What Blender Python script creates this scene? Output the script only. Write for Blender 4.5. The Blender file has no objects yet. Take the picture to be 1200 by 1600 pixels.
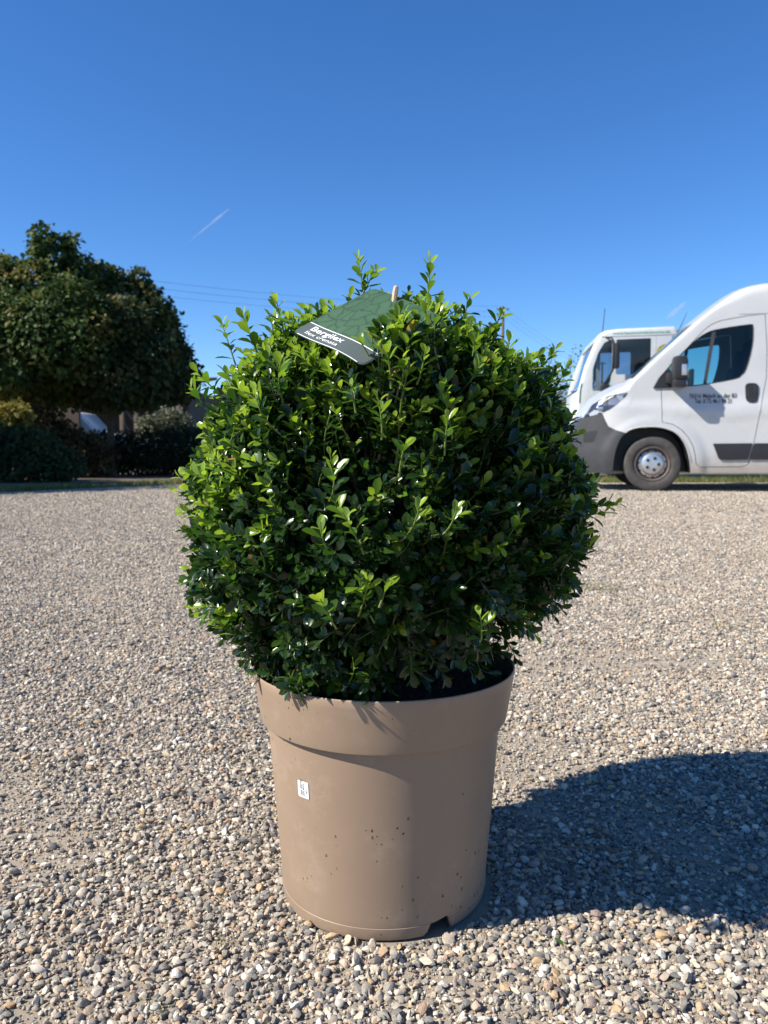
import bpy, bmesh, math, random
import numpy as np
from mathutils import Vector, Matrix, noise, Euler

rng = np.random.default_rng(7)
random.seed(7)
S = bpy.context.scene
COL = S.collection
PI = math.pi
R_ = math.radians

# ------------------------------------------------------------------ camera
F, CX, CY, YH, CAMH = 1250.0, 600.0, 800.0, 705.0, 0.506
PITCH = math.atan((CY - YH) / F)
cam = bpy.data.cameras.new('camera')
camo = bpy.data.objects.new('camera', cam)
COL.objects.link(camo)
camo.location = (0, 0, CAMH)
camo.rotation_euler = (PI / 2 - PITCH, 0, 0)
cam.sensor_fit = 'VERTICAL'
cam.sensor_height = 24
cam.lens = 24 * F / 1600
cam.clip_start, cam.clip_end = 0.02, 6000
cam.dof.use_dof = True
cam.dof.focus_distance = 0.73
cam.dof.aperture_fstop = cam.lens / 1.9
cam.dof.aperture_blades = 0
S.camera = camo

# ------------------------------------------------------------------ sky and sun
SUN_E, SUN_A = R_(41), R_(18)
SUN = Vector((-math.cos(SUN_A) * math.cos(SUN_E), -math.sin(SUN_A) * math.cos(SUN_E), math.sin(SUN_E)))
w = bpy.data.worlds.new('World')
S.world = w
w.use_nodes = True
nt = w.node_tree
bg = nt.nodes['Background']
sky = nt.nodes.new('ShaderNodeTexSky')
sky.sky_type = 'NISHITA'
sky.sun_disc = False
sky.sun_elevation = SUN_E
sky.sun_rotation = R_(252)
sky.air_density, sky.dust_density, sky.ozone_density = 0.85, 0.0, 6.0
hs = nt.nodes.new('ShaderNodeHueSaturation')
hs.inputs['Saturation'].default_value = 1.18
hs.inputs['Hue'].default_value = 0.505
nt.links.new(sky.outputs[0], hs.inputs['Color'])
nt.links.new(hs.outputs[0], bg.inputs[0])
bg.inputs[1].default_value = 0.1
sl = bpy.data.lights.new('sun', 'SUN')
sl.energy = 5.0
sl.angle = R_(0.53)
sl.color = (1.0, 0.93, 0.825)
so = bpy.data.objects.new('sun', sl)
COL.objects.link(so)
so.location = SUN * 50
so.rotation_euler = SUN.to_track_quat('Z', 'Y').to_euler()
vs = S.view_settings
vs.view_transform = 'Standard'
vs.look = 'None'
vs.gamma = 1
vs.exposure = 0.85
vs.use_curve_mapping = False
S.render.engine = 'CYCLES'
S.cycles.max_bounces = 8
S.cycles.transparent_max_bounces = 24
S.cycles.use_denoising = True


# ------------------------------------------------------------------ helpers
def ray(px, py):
    u, v = (px - CX) / F, (CY - py) / F
    return Vector((u, math.cos(PITCH) + v * math.sin(PITCH), -math.sin(PITCH) + v * math.cos(PITCH)))


def at(px, py, y):
    d = ray(px, py)
    return Vector((0, 0, CAMH)) + d * (y / d.y)


def nset(nd, **kw):
    for k, v in kw.items():
        if k in nd.inputs:
            nd.inputs[k].default_value = v
    return nd


class MT:
    """small wrapper round a material's node tree"""

    def __init__(s, name):
        s.m = bpy.data.materials.new(name)
        s.m.use_nodes = True
        s.t = s.m.node_tree
        s.b = s.t.nodes['Principled BSDF']
        s.out = s.t.nodes['Material Output']

    def n(s, typ, **props):
        nd = s.t.nodes.new(typ)
        for k, v in props.items():
            setattr(nd, k, v)
        return nd

    def l(s, a, b):
        s.t.links.new(a, b)

    def noise(s, scale, detail=4, rough=0.6, coord='Object'):
        tc = s.n('ShaderNodeTexCoord')
        nz = s.n('ShaderNodeTexNoise')
        nz.inputs['Scale'].default_value = scale
        nz.inputs['Detail'].default_value = detail
        nz.inputs['Roughness'].default_value = rough
        s.l(tc.outputs[coord], nz.inputs['Vector'])
        return nz

    def ramp(s, fac, stops, interp='LINEAR'):
        r = s.n('ShaderNodeValToRGB')
        r.color_ramp.interpolation = interp
        e = r.color_ramp.elements
        while len(e) < len(stops):
            e.new(0.5)
        for k, (p, c) in enumerate(stops):
            e[k].position = p
            e[k].color = (*c, 1) if len(c) == 3 else c
        s.l(fac, r.inputs[0])
        return r

    def bump(s, h, strength=0.3, dist=0.01):
        b = s.n('ShaderNodeBump')
        b.inputs['Strength'].default_value = strength
        b.inputs['Distance'].default_value = dist
        s.l(h, b.inputs['Height'])
        s.l(b.outputs[0], s.b.inputs['Normal'])
        return b


def plain(name, col, rough=0.5, metal=0.0, spec=0.5, var=0.12, scale=6, bump=0.0, bscale=60, coat=0.0):
    k = MT(name)
    nz = k.noise(scale)
    lo = tuple(c * (1 - var) for c in col)
    hi = tuple(min(1, c * (1 + var)) for c in col)
    r = k.ramp(nz.outputs['Fac'], [(0.3, lo), (0.7, hi)])
    k.l(r.outputs[0], k.b.inputs['Base Color'])
    nset(k.b, Roughness=rough, Metallic=metal)
    k.b.inputs['Specular IOR Level'].default_value = spec
    k.b.inputs['Coat Weight'].default_value = coat
    k.b.inputs['Coat Roughness'].default_value = 0.06
    if bump:
        k.bump(k.noise(bscale).outputs['Fac'], bump, 0.003)
    return k.m


def obj(name, me, mat=None, parent=None):
    o = bpy.data.objects.new(name, me)
    COL.objects.link(o)
    if mat is not None and not me.materials:
        for m in (mat if isinstance(mat, (list, tuple)) else [mat]):
            me.materials.append(m)
    if parent is not None:
        o.parent = parent
    return o


def tag(o, label=None, cat=None, group=None, kind=None):
    if label:
        o['label'] = label
    if cat:
        o['category'] = cat
    if group:
        o['group'] = group
    if kind:
        o['kind'] = kind
    return o


def empty(name, loc, label, cat, rz=0.0, group=None):
    o = bpy.data.objects.new(name, None)
    COL.objects.link(o)
    o.empty_display_size = 0.2
    o.location = loc
    o.rotation_euler = (0, 0, rz)
    return tag(o, label, cat, group)


def mesh_np(name, verts, faces, smooth=True, mats=None, mat_idx=None):
    """verts (N,3); faces (M,k) array of equal-length polygons"""
    me = bpy.data.meshes.new(name)
    verts = np.asarray(verts, dtype=np.float32)
    faces = np.asarray(faces, dtype=np.int32)
    M, k = faces.shape
    me.vertices.add(len(verts))
    me.vertices.foreach_set('co', verts.ravel())
    me.loops.add(M * k)
    me.loops.foreach_set('vertex_index', faces.ravel())
    me.polygons.add(M)
    me.polygons.foreach_set('loop_start', np.arange(M, dtype=np.int32) * k)
    if mat_idx is not None:
        me.polygons.foreach_set('material_index', np.asarray(mat_idx, dtype=np.int32))
    me.update(calc_edges=True)
    if smooth:
        me.polygons.foreach_set('use_smooth', np.ones(M, dtype=bool))
    me.validate()
    return me


def attr(me, name, typ, dom, data):
    a = me.attributes.new(name, typ, dom)
    key = {'FLOAT': 'value', 'INT': 'value', 'FLOAT_VECTOR': 'vector', 'FLOAT_COLOR': 'color'}[typ]
    a.data.foreach_set(key, np.asarray(data).ravel())


def from_bm(name, bm, smooth=True, angle=35):
    bmesh.ops.recalc_face_normals(bm, faces=bm.faces[:])
    me = bpy.data.meshes.new(name)
    bm.to_mesh(me)
    bm.free()
    if smooth:
        shade(me, angle)
    return me


def shade(me, angle=35):
    me.polygons.foreach_set('use_smooth', np.ones(len(me.polygons), dtype=bool))
    me.set_sharp_from_angle(angle=R_(angle))


def bm_box(bm, c, s, rot=None, bev=0.0):
    tmp = bmesh.new()
    bmesh.ops.create_cube(tmp, size=1)
    for v in tmp.verts:
        v.co = Vector((v.co.x * s[0], v.co.y * s[1], v.co.z * s[2]))
    if bev:
        bmesh.ops.bevel(tmp, geom=tmp.edges[:], offset=bev, segments=2, affect='EDGES', profile=0.6)
    for v in tmp.verts:
        if rot is not None:
            v.co = rot @ v.co
        v.co += Vector(c)
    t = bpy.data.meshes.new('t')
    tmp.to_mesh(t)
    tmp.free()
    bm.from_mesh(t)
    bpy.data.meshes.remove(t)


def bm_tube(bm, pts, rad, n=8, cap=True):
    pts = [Vector(p) for p in pts]
    if not isinstance(rad, (list, tuple)):
        rad = [rad] * len(pts)
    rings = []
    ref = Vector((0.3, 0.9, 0.31)).normalized()
    for i, p in enumerate(pts):
        t = (pts[min(i + 1, len(pts) - 1)] - pts[max(i - 1, 0)]).normalized()
        a = t.cross(ref)
        if a.length < 0.05:
            a = t.cross(Vector((1, 0, 0)))
        a.normalize()
        b = t.cross(a)
        rings.append([bm.verts.new(p + (a * math.cos(2 * PI * k / n) + b * math.sin(2 * PI * k / n)) * rad[i]) for k in range(n)])
    for r0, r1 in zip(rings, rings[1:]):
        for k in range(n):
            bm.faces.new((r0[k], r0[(k + 1) % n], r1[(k + 1) % n], r1[k]))
    if cap:
        bm.faces.new(rings[0][::-1])
        bm.faces.new(rings[-1])


def bm_lathe(bm, prof, n=48, axis='Z', c=(0, 0, 0), closed=False):
    """prof: list of (r, h)"""
    c = Vector(c)
    rings = []
    for r, h in prof:
        ring = []
        for k in range(n):
            a = 2 * PI * k / n
            if axis == 'Z':
                p = Vector((r * math.cos(a), r * math.sin(a), h))
            else:
                p = Vector((r * math.cos(a), h, r * math.sin(a)))
            ring.append(bm.verts.new(c + p))
        rings.append(ring)
    pairs = list(zip(rings, rings[1:]))
    if closed:
        pairs.append((rings[-1], rings[0]))
    for r0, r1 in pairs:
        for k in range(n):
            bm.faces.new((r0[k], r0[(k + 1) % n], r1[(k + 1) % n], r1[k]))
    if not closed:
        for ring, (r, h) in ((rings[0], prof[0]), (rings[-1], prof[-1])):
            if r > 1e-6:
                bm.faces.new(ring)


def bm_prism(bm, poly, y0, y1):
    """closed prism from an (x,z) outline, extruded along y"""
    a = [bm.verts.new((x, y0, z)) for x, z in poly]
    b = [bm.verts.new((x, y1, z)) for x, z in poly]
    n = len(poly)
    bm.faces.new(a)
    bm.faces.new(b[::-1])
    for k in range(n):
        bm.faces.new((a[k], b[k], b[(k + 1) % n], a[(k + 1) % n]))


def boolean(me, cutter_bm, op='DIFFERENCE'):
    """me with the closed volumes of cutter_bm cut away (or kept)"""
    bmesh.ops.recalc_face_normals(cutter_bm, faces=cutter_bm.faces[:])
    cm = bpy.data.meshes.new('cut')
    cutter_bm.to_mesh(cm)
    cutter_bm.free()
    a = bpy.data.objects.new('boolean_a', me)
    b = bpy.data.objects.new('boolean_b', cm)
    COL.objects.link(a)
    COL.objects.link(b)
    md = a.modifiers.new('b', 'BOOLEAN')
    md.operation = op
    md.solver = 'EXACT'
    md.object = b
    dg = bpy.context.evaluated_depsgraph_get()
    res = bpy.data.meshes.new_from_object(a.evaluated_get(dg))
    bpy.data.objects.remove(a)
    bpy.data.objects.remove(b)
    bpy.data.meshes.remove(cm)
    return res


def smooth_poly(pts, seg=6, closed=True):
    """Catmull-Rom through the points"""
    P = [np.array(p, float) for p in pts]
    n = len(P)
    out = []
    for i in range(n if closed else n - 1):
        if closed:
            p0, p1, p2, p3 = P[i - 1], P[i], P[(i + 1) % n], P[(i + 2) % n]
        else:
            p0, p1, p2, p3 = P[max(i - 1, 0)], P[i], P[i + 1], P[min(i + 2, n - 1)]
        for k in range(seg):
            t = k / seg
            out.append(0.5 * ((2 * p1) + (p2 - p0) * t + (2 * p0 - 5 * p1 + 4 * p2 - p3) * t * t + (3 * p1 - p0 - 3 * p2 + p3) * t ** 3))
    if not closed:
        out.append(P[-1])
    return [tuple(p) for p in out]


def round_poly(pts, r, seg=4):
    """corners of a polygon rounded with radius-like cut r (number or list)"""
    n = len(pts)
    out = []
    rr = r if isinstance(r, (list, tuple)) else [r] * n
    for i in range(n):
        a, b, c = (np.array(pts[i - 1], float), np.array(pts[i], float), np.array(pts[(i + 1) % n], float))
        la, lc = np.linalg.norm(a - b), np.linalg.norm(c - b)
        k = min(rr[i], la * 0.45, lc * 0.45)
        p0, p2 = b + (a - b) / la * k, b + (c - b) / lc * k
        for s in range(seg + 1):
            t = s / seg
            out.append(tuple((1 - t) ** 2 * p0 + 2 * t * (1 - t) * b + t * t * p2))
    return out


def offset_poly(pts, d):
    """grow an outline by d along its vertex normals"""
    P = np.array(pts, float)
    nxt, prv = np.roll(P, -1, 0), np.roll(P, 1, 0)
    area = 0.5 * np.sum(P[:, 0] * nxt[:, 1] - nxt[:, 0] * P[:, 1])
    t = nxt - prv
    t /= np.linalg.norm(t, axis=1, keepdims=True) + 1e-9
    n = np.c_[t[:, 1], -t[:, 0]] * (1 if area > 0 else -1)
    return [tuple(p) for p in P + n * d]


def fill_poly(pts, step):
    """triangulated sheet (list of 2-D verts, tris) of an outline, fine enough to bend"""
    bm = bmesh.new()
    vs_ = [bm.verts.new((p[0], p[1], 0)) for p in pts]
    es = [bm.edges.new((vs_[k], vs_[(k + 1) % len(vs_)])) for k in range(len(vs_))]
    bmesh.ops.triangle_fill(bm, use_beauty=True, edges=es)
    for _ in range(5):
        long = [e for e in bm.edges if e.calc_length() > step]
        if not long:
            break
        bmesh.ops.subdivide_edges(bm, edges=long, cuts=1)
        bmesh.ops.triangulate(bm, faces=bm.faces[:])
    return bm


def text_mesh(txt, size=1.0, offset=0.0, align='LEFT', shear=0.0):
    cu = bpy.data.curves.new('t', 'FONT')
    cu.body = txt
    cu.size = size
    cu.offset = offset
    cu.align_x = align
    cu.shear = shear
    cu.resolution_u = 3
    o = bpy.data.objects.new('t', cu)
    COL.objects.link(o)
    dg = bpy.context.evaluated_depsgraph_get()
    me = bpy.data.meshes.new_from_object(o.evaluated_get(dg))
    bpy.data.objects.remove(o)
    bpy.data.curves.remove(cu)
    return me


def warp(me, fn):
    n = len(me.vertices)
    co = np.empty(n * 3, np.float32)
    me.vertices.foreach_get('co', co)
    co = co.reshape(-1, 3)
    out = np.array([fn(*c) for c in co], np.float32)
    me.vertices.foreach_set('co', out.ravel())
    me.update()
    return me


def unit(v):
    return v / (np.linalg.norm(v, axis=-1, keepdims=True) + 1e-12)


def ground_z(x, y):
    d = math.hypot(x - 0.005, y - 0.905)
    k = min(1.0, max(0.0, (d - 0.16) / 0.35))
    f = min(1.0, max(0.0, (9 - y) / 5))
    return k * f * (0.007 * noise.noise((x * 2.1, y * 2.1, 3.3)) + 0.004 * noise.noise((x * 6, y * 6, 1.3)))


# ------------------------------------------------------------------ materials
PEB = [(0.00, (0.10, 0.10, 0.102)), (0.08, (0.165, 0.162, 0.157)), (0.22, (0.255, 0.243, 0.222)), (0.36, (0.345, 0.312, 0.262)),
       (0.48, (0.44, 0.385, 0.305)), (0.64, (0.53, 0.465, 0.37)), (0.74, (0.44, 0.335, 0.235)), (0.79, (0.49, 0.345, 0.20)),
       (0.83, (0.36, 0.265, 0.22)), (0.88, (0.59, 0.54, 0.455)), (0.95, (0.70, 0.645, 0.55))]


def mat_stone():
    k = MT('pebble_stone')
    oi = k.n('ShaderNodeObjectInfo')
    r = k.ramp(oi.outputs['Random'], PEB, 'LINEAR')
    nz = k.noise(260, 4, 0.7)
    nz.inputs['Scale'].default_value = 5
    mx = k.n('ShaderNodeMix', data_type='RGBA', blend_type='MULTIPLY')
    mx.inputs[0].default_value = 1.0
    sp = k.ramp(nz.outputs['Fac'], [(0.25, (0.62, 0.62, 0.62)), (0.7, (1.22, 1.2, 1.16))])
    k.l(r.outputs[0], mx.inputs[6])
    k.l(sp.outputs[0], mx.inputs[7])
    k.l(mx.outputs[2], k.b.inputs['Base Color'])
    nset(k.b, Roughness=0.78)
    k.b.inputs['Specular IOR Level'].default_value = 0.3
    n2 = k.noise(9, 5, 0.7)
    k.bump(n2.outputs['Fac'], 0.35, 0.08)
    return k.m


def mat_yard():
    """sandy bed under the loose stones, packed stones too small to tell apart farther off"""
    k = MT('gravel_bed')
    tc = k.n('ShaderNodeTexCoord')
    at_ = k.n('ShaderNodeAttribute')
    at_.attribute_name = 'packed'
    # sand
    n1 = k.noise(900, 3, 0.7)
    sand = k.ramp(n1.outputs['Fac'], [(0.3, (0.25, 0.207, 0.155)), (0.5, (0.365, 0.31, 0.238)), (0.72, (0.49, 0.425, 0.335))])
    # stones
    v = k.n('ShaderNodeTexVoronoi')
    v.inputs['Scale'].default_value = 95
    wz = k.noise(30, 2)
    mxv = k.n('ShaderNodeMix', data_type='RGBA')
    mxv.inputs[0].default_value = 0.004
    k.l(tc.outputs['Object'], mxv.inputs[6])
    k.l(wz.outputs['Color'], mxv.inputs[7])
    k.l(mxv.outputs[2], v.inputs['Vector'])
    sep = k.n('ShaderNodeSeparateColor')
    k.l(v.outputs['Color'], sep.inputs[0])
    st = k.ramp(sep.outputs[0], PEB)
    edge = k.ramp(v.outputs['Distance'], [(0.35, (1.15, 1.13, 1.1)), (0.8, (0.6, 0.57, 0.53))])
    mm = k.n('ShaderNodeMix', data_type='RGBA', blend_type='MULTIPLY')
    mm.inputs[0].default_value = 1.0
    k.l(st.outputs[0], mm.inputs[6])
    k.l(edge.outputs[0], mm.inputs[7])
    # broad drift between sandy and stony ground
    n3 = k.noise(0.8, 4, 0.6)
    dr = k.ramp(n3.outputs['Fac'], [(0.42, (0, 0, 0)), (0.75, (0.55, 0.55, 0.55))])
    m3 = k.n('ShaderNodeMix', data_type='RGBA')
    k.l(dr.outputs[0], m3.inputs[0])
    k.l(mm.outputs[2], m3.inputs[6])
    k.l(sand.outputs[0], m3.inputs[7])
    mf = k.n('ShaderNodeMix', data_type='RGBA')
    k.l(at_.outputs['Fac'], mf.inputs[0])
    k.l(sand.outputs[0], mf.inputs[6])
    k.l(m3.outputs[2], mf.inputs[7])
    k.l(mf.outputs[2], k.b.inputs['Base Color'])
    nset(k.b, Roughness=0.9)
    k.b.inputs['Specular IOR Level'].default_value = 0.2
    inv = k.n('ShaderNodeMath', operation='SUBTRACT')
    inv.inputs[0].default_value = 1.0
    k.l(v.outputs['Distance'], inv.inputs[1])
    add = k.n('ShaderNodeMath', operation='MULTIPLY')
    k.l(inv.outputs[0], add.inputs[0])
    k.l(at_.outputs['Fac'], add.inputs[1])
    ad2 = k.n('ShaderNodeMath', operation='MULTIPLY_ADD')
    k.l(n1.outputs['Fac'], ad2.inputs[0])
    ad2.inputs[1].default_value = 0.35
    k.l(add.outputs[0], ad2.inputs[2])
    k.bump(ad2.outputs[0], 0.9, 0.006)
    return k.m


def mat_leaf(name, stops, tstops, rough=0.3, trans=0.35, spec=0.5, attrn='age'):
    k = MT(name)
    a = k.n('ShaderNodeAttribute')
    a.attribute_name = attrn
    r = k.ramp(a.outputs['Fac'], stops)
    t = k.ramp(a.outputs['Fac'], tstops)
    k.l(r.outputs[0], k.b.inputs['Base Color'])
    nset(k.b, Roughness=rough)
    k.b.inputs['Specular IOR Level'].default_value = spec
    tr = k.n('ShaderNodeBsdfTranslucent')
    k.l(t.outputs[0], tr.inputs['Color'])
    mx = k.n('ShaderNodeMixShader')
    mx.inputs[0].default_value = trans
    k.l(k.b.outputs[0], mx.inputs[1])
    k.l(tr.outputs[0], mx.inputs[2])
    k.l(mx.outputs[0], k.out.inputs['Surface'])
    return k.m


M = {}
M['stone'] = mat_stone()
M['yard'] = mat_yard()
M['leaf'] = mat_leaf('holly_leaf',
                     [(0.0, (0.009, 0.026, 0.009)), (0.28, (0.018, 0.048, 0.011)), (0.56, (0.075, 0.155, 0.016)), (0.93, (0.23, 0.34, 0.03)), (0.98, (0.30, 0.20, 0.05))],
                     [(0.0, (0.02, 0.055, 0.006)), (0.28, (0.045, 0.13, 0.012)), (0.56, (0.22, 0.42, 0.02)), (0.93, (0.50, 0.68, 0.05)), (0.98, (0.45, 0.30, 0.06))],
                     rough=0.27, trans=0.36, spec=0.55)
M['bark'] = plain('holly_bark', (0.17, 0.145, 0.11), 0.85, var=0.45, scale=90, bump=0.6, bscale=300)
M['twig'] = mat_leaf('green_twig', [(0, (0.12, 0.10, 0.05)), (0.5, (0.10, 0.13, 0.03)), (1, (0.17, 0.26, 0.04))],
                     [(0, (0.05, 0.05, 0.02)), (1, (0.2, 0.3, 0.04))], rough=0.5, trans=0.1)


def mat_pot():
    k = MT('taupe_plastic')
    base = k.noise(7, 5, 0.6)
    r = k.ramp(base.outputs['Fac'], [(0.3, (0.258, 0.184, 0.127)), (0.7, (0.295, 0.213, 0.148))])
    # splashed soil specks
    v = k.n('ShaderNodeTexVoronoi')
    tc = k.n('ShaderNodeTexCoord')
    v.inputs['Scale'].default_value = 1.0
    mpv = k.n('ShaderNodeMapping')
    mpv.inputs['Scale'].default_value = (190, 190, 130)
    v.inputs['Randomness'].default_value = 1
    k.l(tc.outputs['Object'], mpv.inputs[0])
    wv = k.noise(300, 3, 0.7)
    mw = k.n('ShaderNodeMix', data_type='RGBA', blend_type='ADD')
    mw.inputs[0].default_value = 0.55
    k.l(mpv.outputs[0], mw.inputs[6])
    k.l(wv.outputs['Color'], mw.inputs[7])
    k.l(mw.outputs[2], v.inputs['Vector'])
    nz = k.noise(700, 3, 0.7)
    sm = k.n('ShaderNodeMath', operation='MULTIPLY_ADD')
    k.l(nz.outputs['Fac'], sm.inputs[0])
    sm.inputs[1].default_value = 0.30
    k.l(v.outputs['Distance'], sm.inputs[2])
    sep = k.n('ShaderNodeSeparateColor')
    k.l(v.outputs['Color'], sep.inputs[0])
    # only some cells carry a speck, each of its own size
    big = k.n('ShaderNodeMapRange')
    k.l(sep.outputs[0], big.inputs['Value'])
    big.inputs['From Min'].default_value = 0.35
    big.inputs['From Max'].default_value = 1.0
    big.inputs['To Min'].default_value = 0.0
    big.inputs['To Max'].default_value = 0.44
    lt = k.n('ShaderNodeMath', operation='LESS_THAN')
    k.l(sm.outputs[0], lt.inputs[0])
    k.l(big.outputs[0], lt.inputs[1])
    patch = k.noise(14, 3)
    pm = k.ramp(patch.outputs['Fac'], [(0.51, (0, 0, 0)), (0.57, (1, 1, 1))])
    mul = k.n('ShaderNodeMath', operation='MULTIPLY')
    k.l(lt.outputs[0], mul.inputs[0])
    k.l(pm.outputs[0], mul.inputs[1])
    mx = k.n('ShaderNodeMix', data_type='RGBA')
    k.l(mul.outputs[0], mx.inputs[0])
    k.l(r.outputs[0], mx.inputs[6])
    mx.inputs[7].default_value = (0.055, 0.038, 0.026, 1)
    # dusty smears near the foot
    dst = k.noise(16, 6, 0.75)
    dr = k.ramp(dst.outputs['Fac'], [(0.55, (0, 0, 0)), (0.8, (0.5, 0.5, 0.5))])
    m2 = k.n('ShaderNodeMix', data_type='RGBA')
    k.l(dr.outputs[0], m2.inputs[0])
    k.l(mx.outputs[2], m2.inputs[6])
    m2.inputs[7].default_value = (0.42, 0.33, 0.25, 1)
    k.l(m2.outputs[2], k.b.inputs['Base Color'])
    nset(k.b, Roughness=0.48)
    k.b.inputs['Specular IOR Level'].default_value = 0.35
    h = k.noise(55, 4)
    k.bump(h.outputs['Fac'], 0.06, 0.004)
    return k.m


M['pot'] = mat_pot()
M['soil'] = plain('potting_soil', (0.026, 0.019, 0.013), 0.95, var=0.6, scale=160, bump=0.8, bscale=240)
M['paper'] = plain('sticker_paper', (0.80, 0.81, 0.80), 0.4, var=0.02)
M['ink'] = plain('black_ink', (0.03, 0.03, 0.032), 0.5)
M['tag_edge'] = plain('tag_card', (0.55, 0.58, 0.54), 0.45)
M['tag_band'] = plain('tag_dark_band', (0.075, 0.095, 0.09), 0.42, var=0.05)
M['white_ink'] = plain('white_ink', (0.82, 0.84, 0.82), 0.45, var=0.02)
M['stake'] = plain('tan_stake', (0.52, 0.38, 0.25), 0.7, var=0.25, scale=220)


def mat_tag():
    k = MT('tag_leaf_print')
    tc = k.n('ShaderNodeTexCoord')
    mp = k.n('ShaderNodeMapping')
    k.l(tc.outputs['UV'], mp.inputs[0])
    wz = k.n('ShaderNodeTexNoise')
    wz.inputs['Scale'].default_value = 5
    k.l(tc.outputs['UV'], wz.inputs['Vector'])
    mv = k.n('ShaderNodeMix', data_type='RGBA', blend_type='LINEAR_LIGHT')
    mv.inputs[0].default_value = 0.11
    k.l(mp.outputs[0], mv.inputs[6])
    k.l(wz.outputs['Color'], mv.inputs[7])
    mp.inputs['Scale'].default_value = (9.0, 7.0, 1)
    mp.inputs['Rotation'].default_value = (0, 0, 0.35)
    mv.inputs[0].default_value = 0.9
    v = k.n('ShaderNodeTexVoronoi', feature='DISTANCE_TO_EDGE', voronoi_dimensions='2D')
    v.inputs['Scale'].default_value = 1.0
    k.l(mv.outputs[2], v.inputs['Vector'])
    v2 = k.n('ShaderNodeTexVoronoi', voronoi_dimensions='2D')
    v2.inputs['Scale'].default_value = 1.0
    k.l(mv.outputs[2], v2.inputs['Vector'])
    sep = k.n('ShaderNodeSeparateColor')
    k.l(v2.outputs['Color'], sep.inputs[0])
    cell = k.ramp(sep.outputs[0], [(0, (0.046, 0.098, 0.050)), (0.93, (0.056, 0.114, 0.058)), (1.0, (0.085, 0.15, 0.045))])
    line = k.ramp(v.outputs['Distance'], [(0.015, (0.55, 0.55, 0.55)), (0.06, (0.92, 0.92, 0.92)), (0.3, (1.05, 1.05, 1.05))])
    mm = k.n('ShaderNodeMix', data_type='RGBA', blend_type='MULTIPLY')
    mm.inputs[0].default_value = 1
    k.l(cell.outputs[0], mm.inputs[6])
    k.l(line.outputs[0], mm.inputs[7])
    k.l(mm.outputs[2], k.b.inputs['Base Color'])
    nset(k.b, Roughness=0.4)
    return k.m


M['tag'] = mat_tag()


def mat_paint():
    k = MT('white_van_paint')
    nz = k.noise(2.2, 5, 0.7)
    r = k.ramp(nz.outputs['Fac'], [(0.3, (0.445, 0.455, 0.455)), (0.7, (0.495, 0.50, 0.495))])
    # road dust low down on the body
    tc = k.n('ShaderNodeTexCoord')
    sx = k.n('ShaderNodeSeparateXYZ')
    k.l(tc.outputs['Object'], sx.inputs[0])
    d2 = k.noise(5, 5, 0.7)
    ma = k.n('ShaderNodeMath', operation='MULTIPLY_ADD')
    k.l(d2.outputs['Fac'], ma.inputs[0])
    ma.inputs[1].default_value = -0.35
    k.l(sx.outputs['Z'], ma.inputs[2])
    dm = k.ramp(ma.outputs[0], [(0.06, (0.8, 0.8, 0.8)), (0.28, (0, 0, 0))])
    mx = k.n('ShaderNodeMix', data_type='RGBA')
    k.l(dm.outputs[0], mx.inputs[0])
    k.l(r.outputs[0], mx.inputs[6])
    mx.inputs[7].default_value = (0.36, 0.31, 0.25, 1)
    k.l(mx.outputs[2], k.b.inputs['Base Color'])
    nset(k.b, Roughness=0.38)
    k.b.inputs['Coat Weight'].default_value = 0.6
    k.b.inputs['Coat Roughness'].default_value = 0.08
    return k.m


M['paint'] = mat_paint()
M['truck_paint'] = plain('white_truck_paint', (0.60, 0.61, 0.60), 0.4, var=0.05, coat=0.5)
M['trim'] = plain('grey_plastic_trim', (0.036, 0.038, 0.043), 0.55, var=0.15, scale=9)
M['moulding'] = plain('dark_side_moulding', (0.017, 0.018, 0.022), 0.6, var=0.15, scale=9)
M['black'] = plain('black_plastic', (0.018, 0.019, 0.021), 0.45, var=0.2)
M['dark'] = plain('dark_interior', (0.016, 0.018, 0.021), 0.85, var=0.3)
M['seat'] = plain('seat_cloth', (0.035, 0.04, 0.05), 0.9, var=0.2, scale=30)
M['rubber'] = plain('tyre_rubber', (0.055, 0.051, 0.048), 0.85, var=0.3, scale=12, bump=0.2, bscale=70)
M['rim'] = plain('rusty_rim', (0.085, 0.065, 0.052), 0.7, var=0.4, scale=14)
M['cap'] = plain('silver_wheel_cap', (0.55, 0.56, 0.57), 0.32, metal=0.75, var=0.1)
M['chrome'] = plain('chrome', (0.75, 0.76, 0.78), 0.12, metal=1.0, var=0.03)
M['green'] = plain('green_print', (0.02, 0.22, 0.06), 0.45, var=0.15)
M['text_green'] = plain('pale_green_print', (0.09, 0.36, 0.20), 0.45, var=0.05)
M['maize'] = plain('yellow_green_print', (0.40, 0.36, 0.03), 0.45, var=0.45, scale=14)
M['wood'] = plain('weathered_pole_wood', (0.16, 0.12, 0.09), 0.9, var=0.3, scale=9, bump=0.4)
M['wire'] = plain('black_wire', (0.02, 0.02, 0.022), 0.6)
M['aerial'] = plain('aerial_rubber', (0.03, 0.03, 0.035), 0.6)


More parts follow.
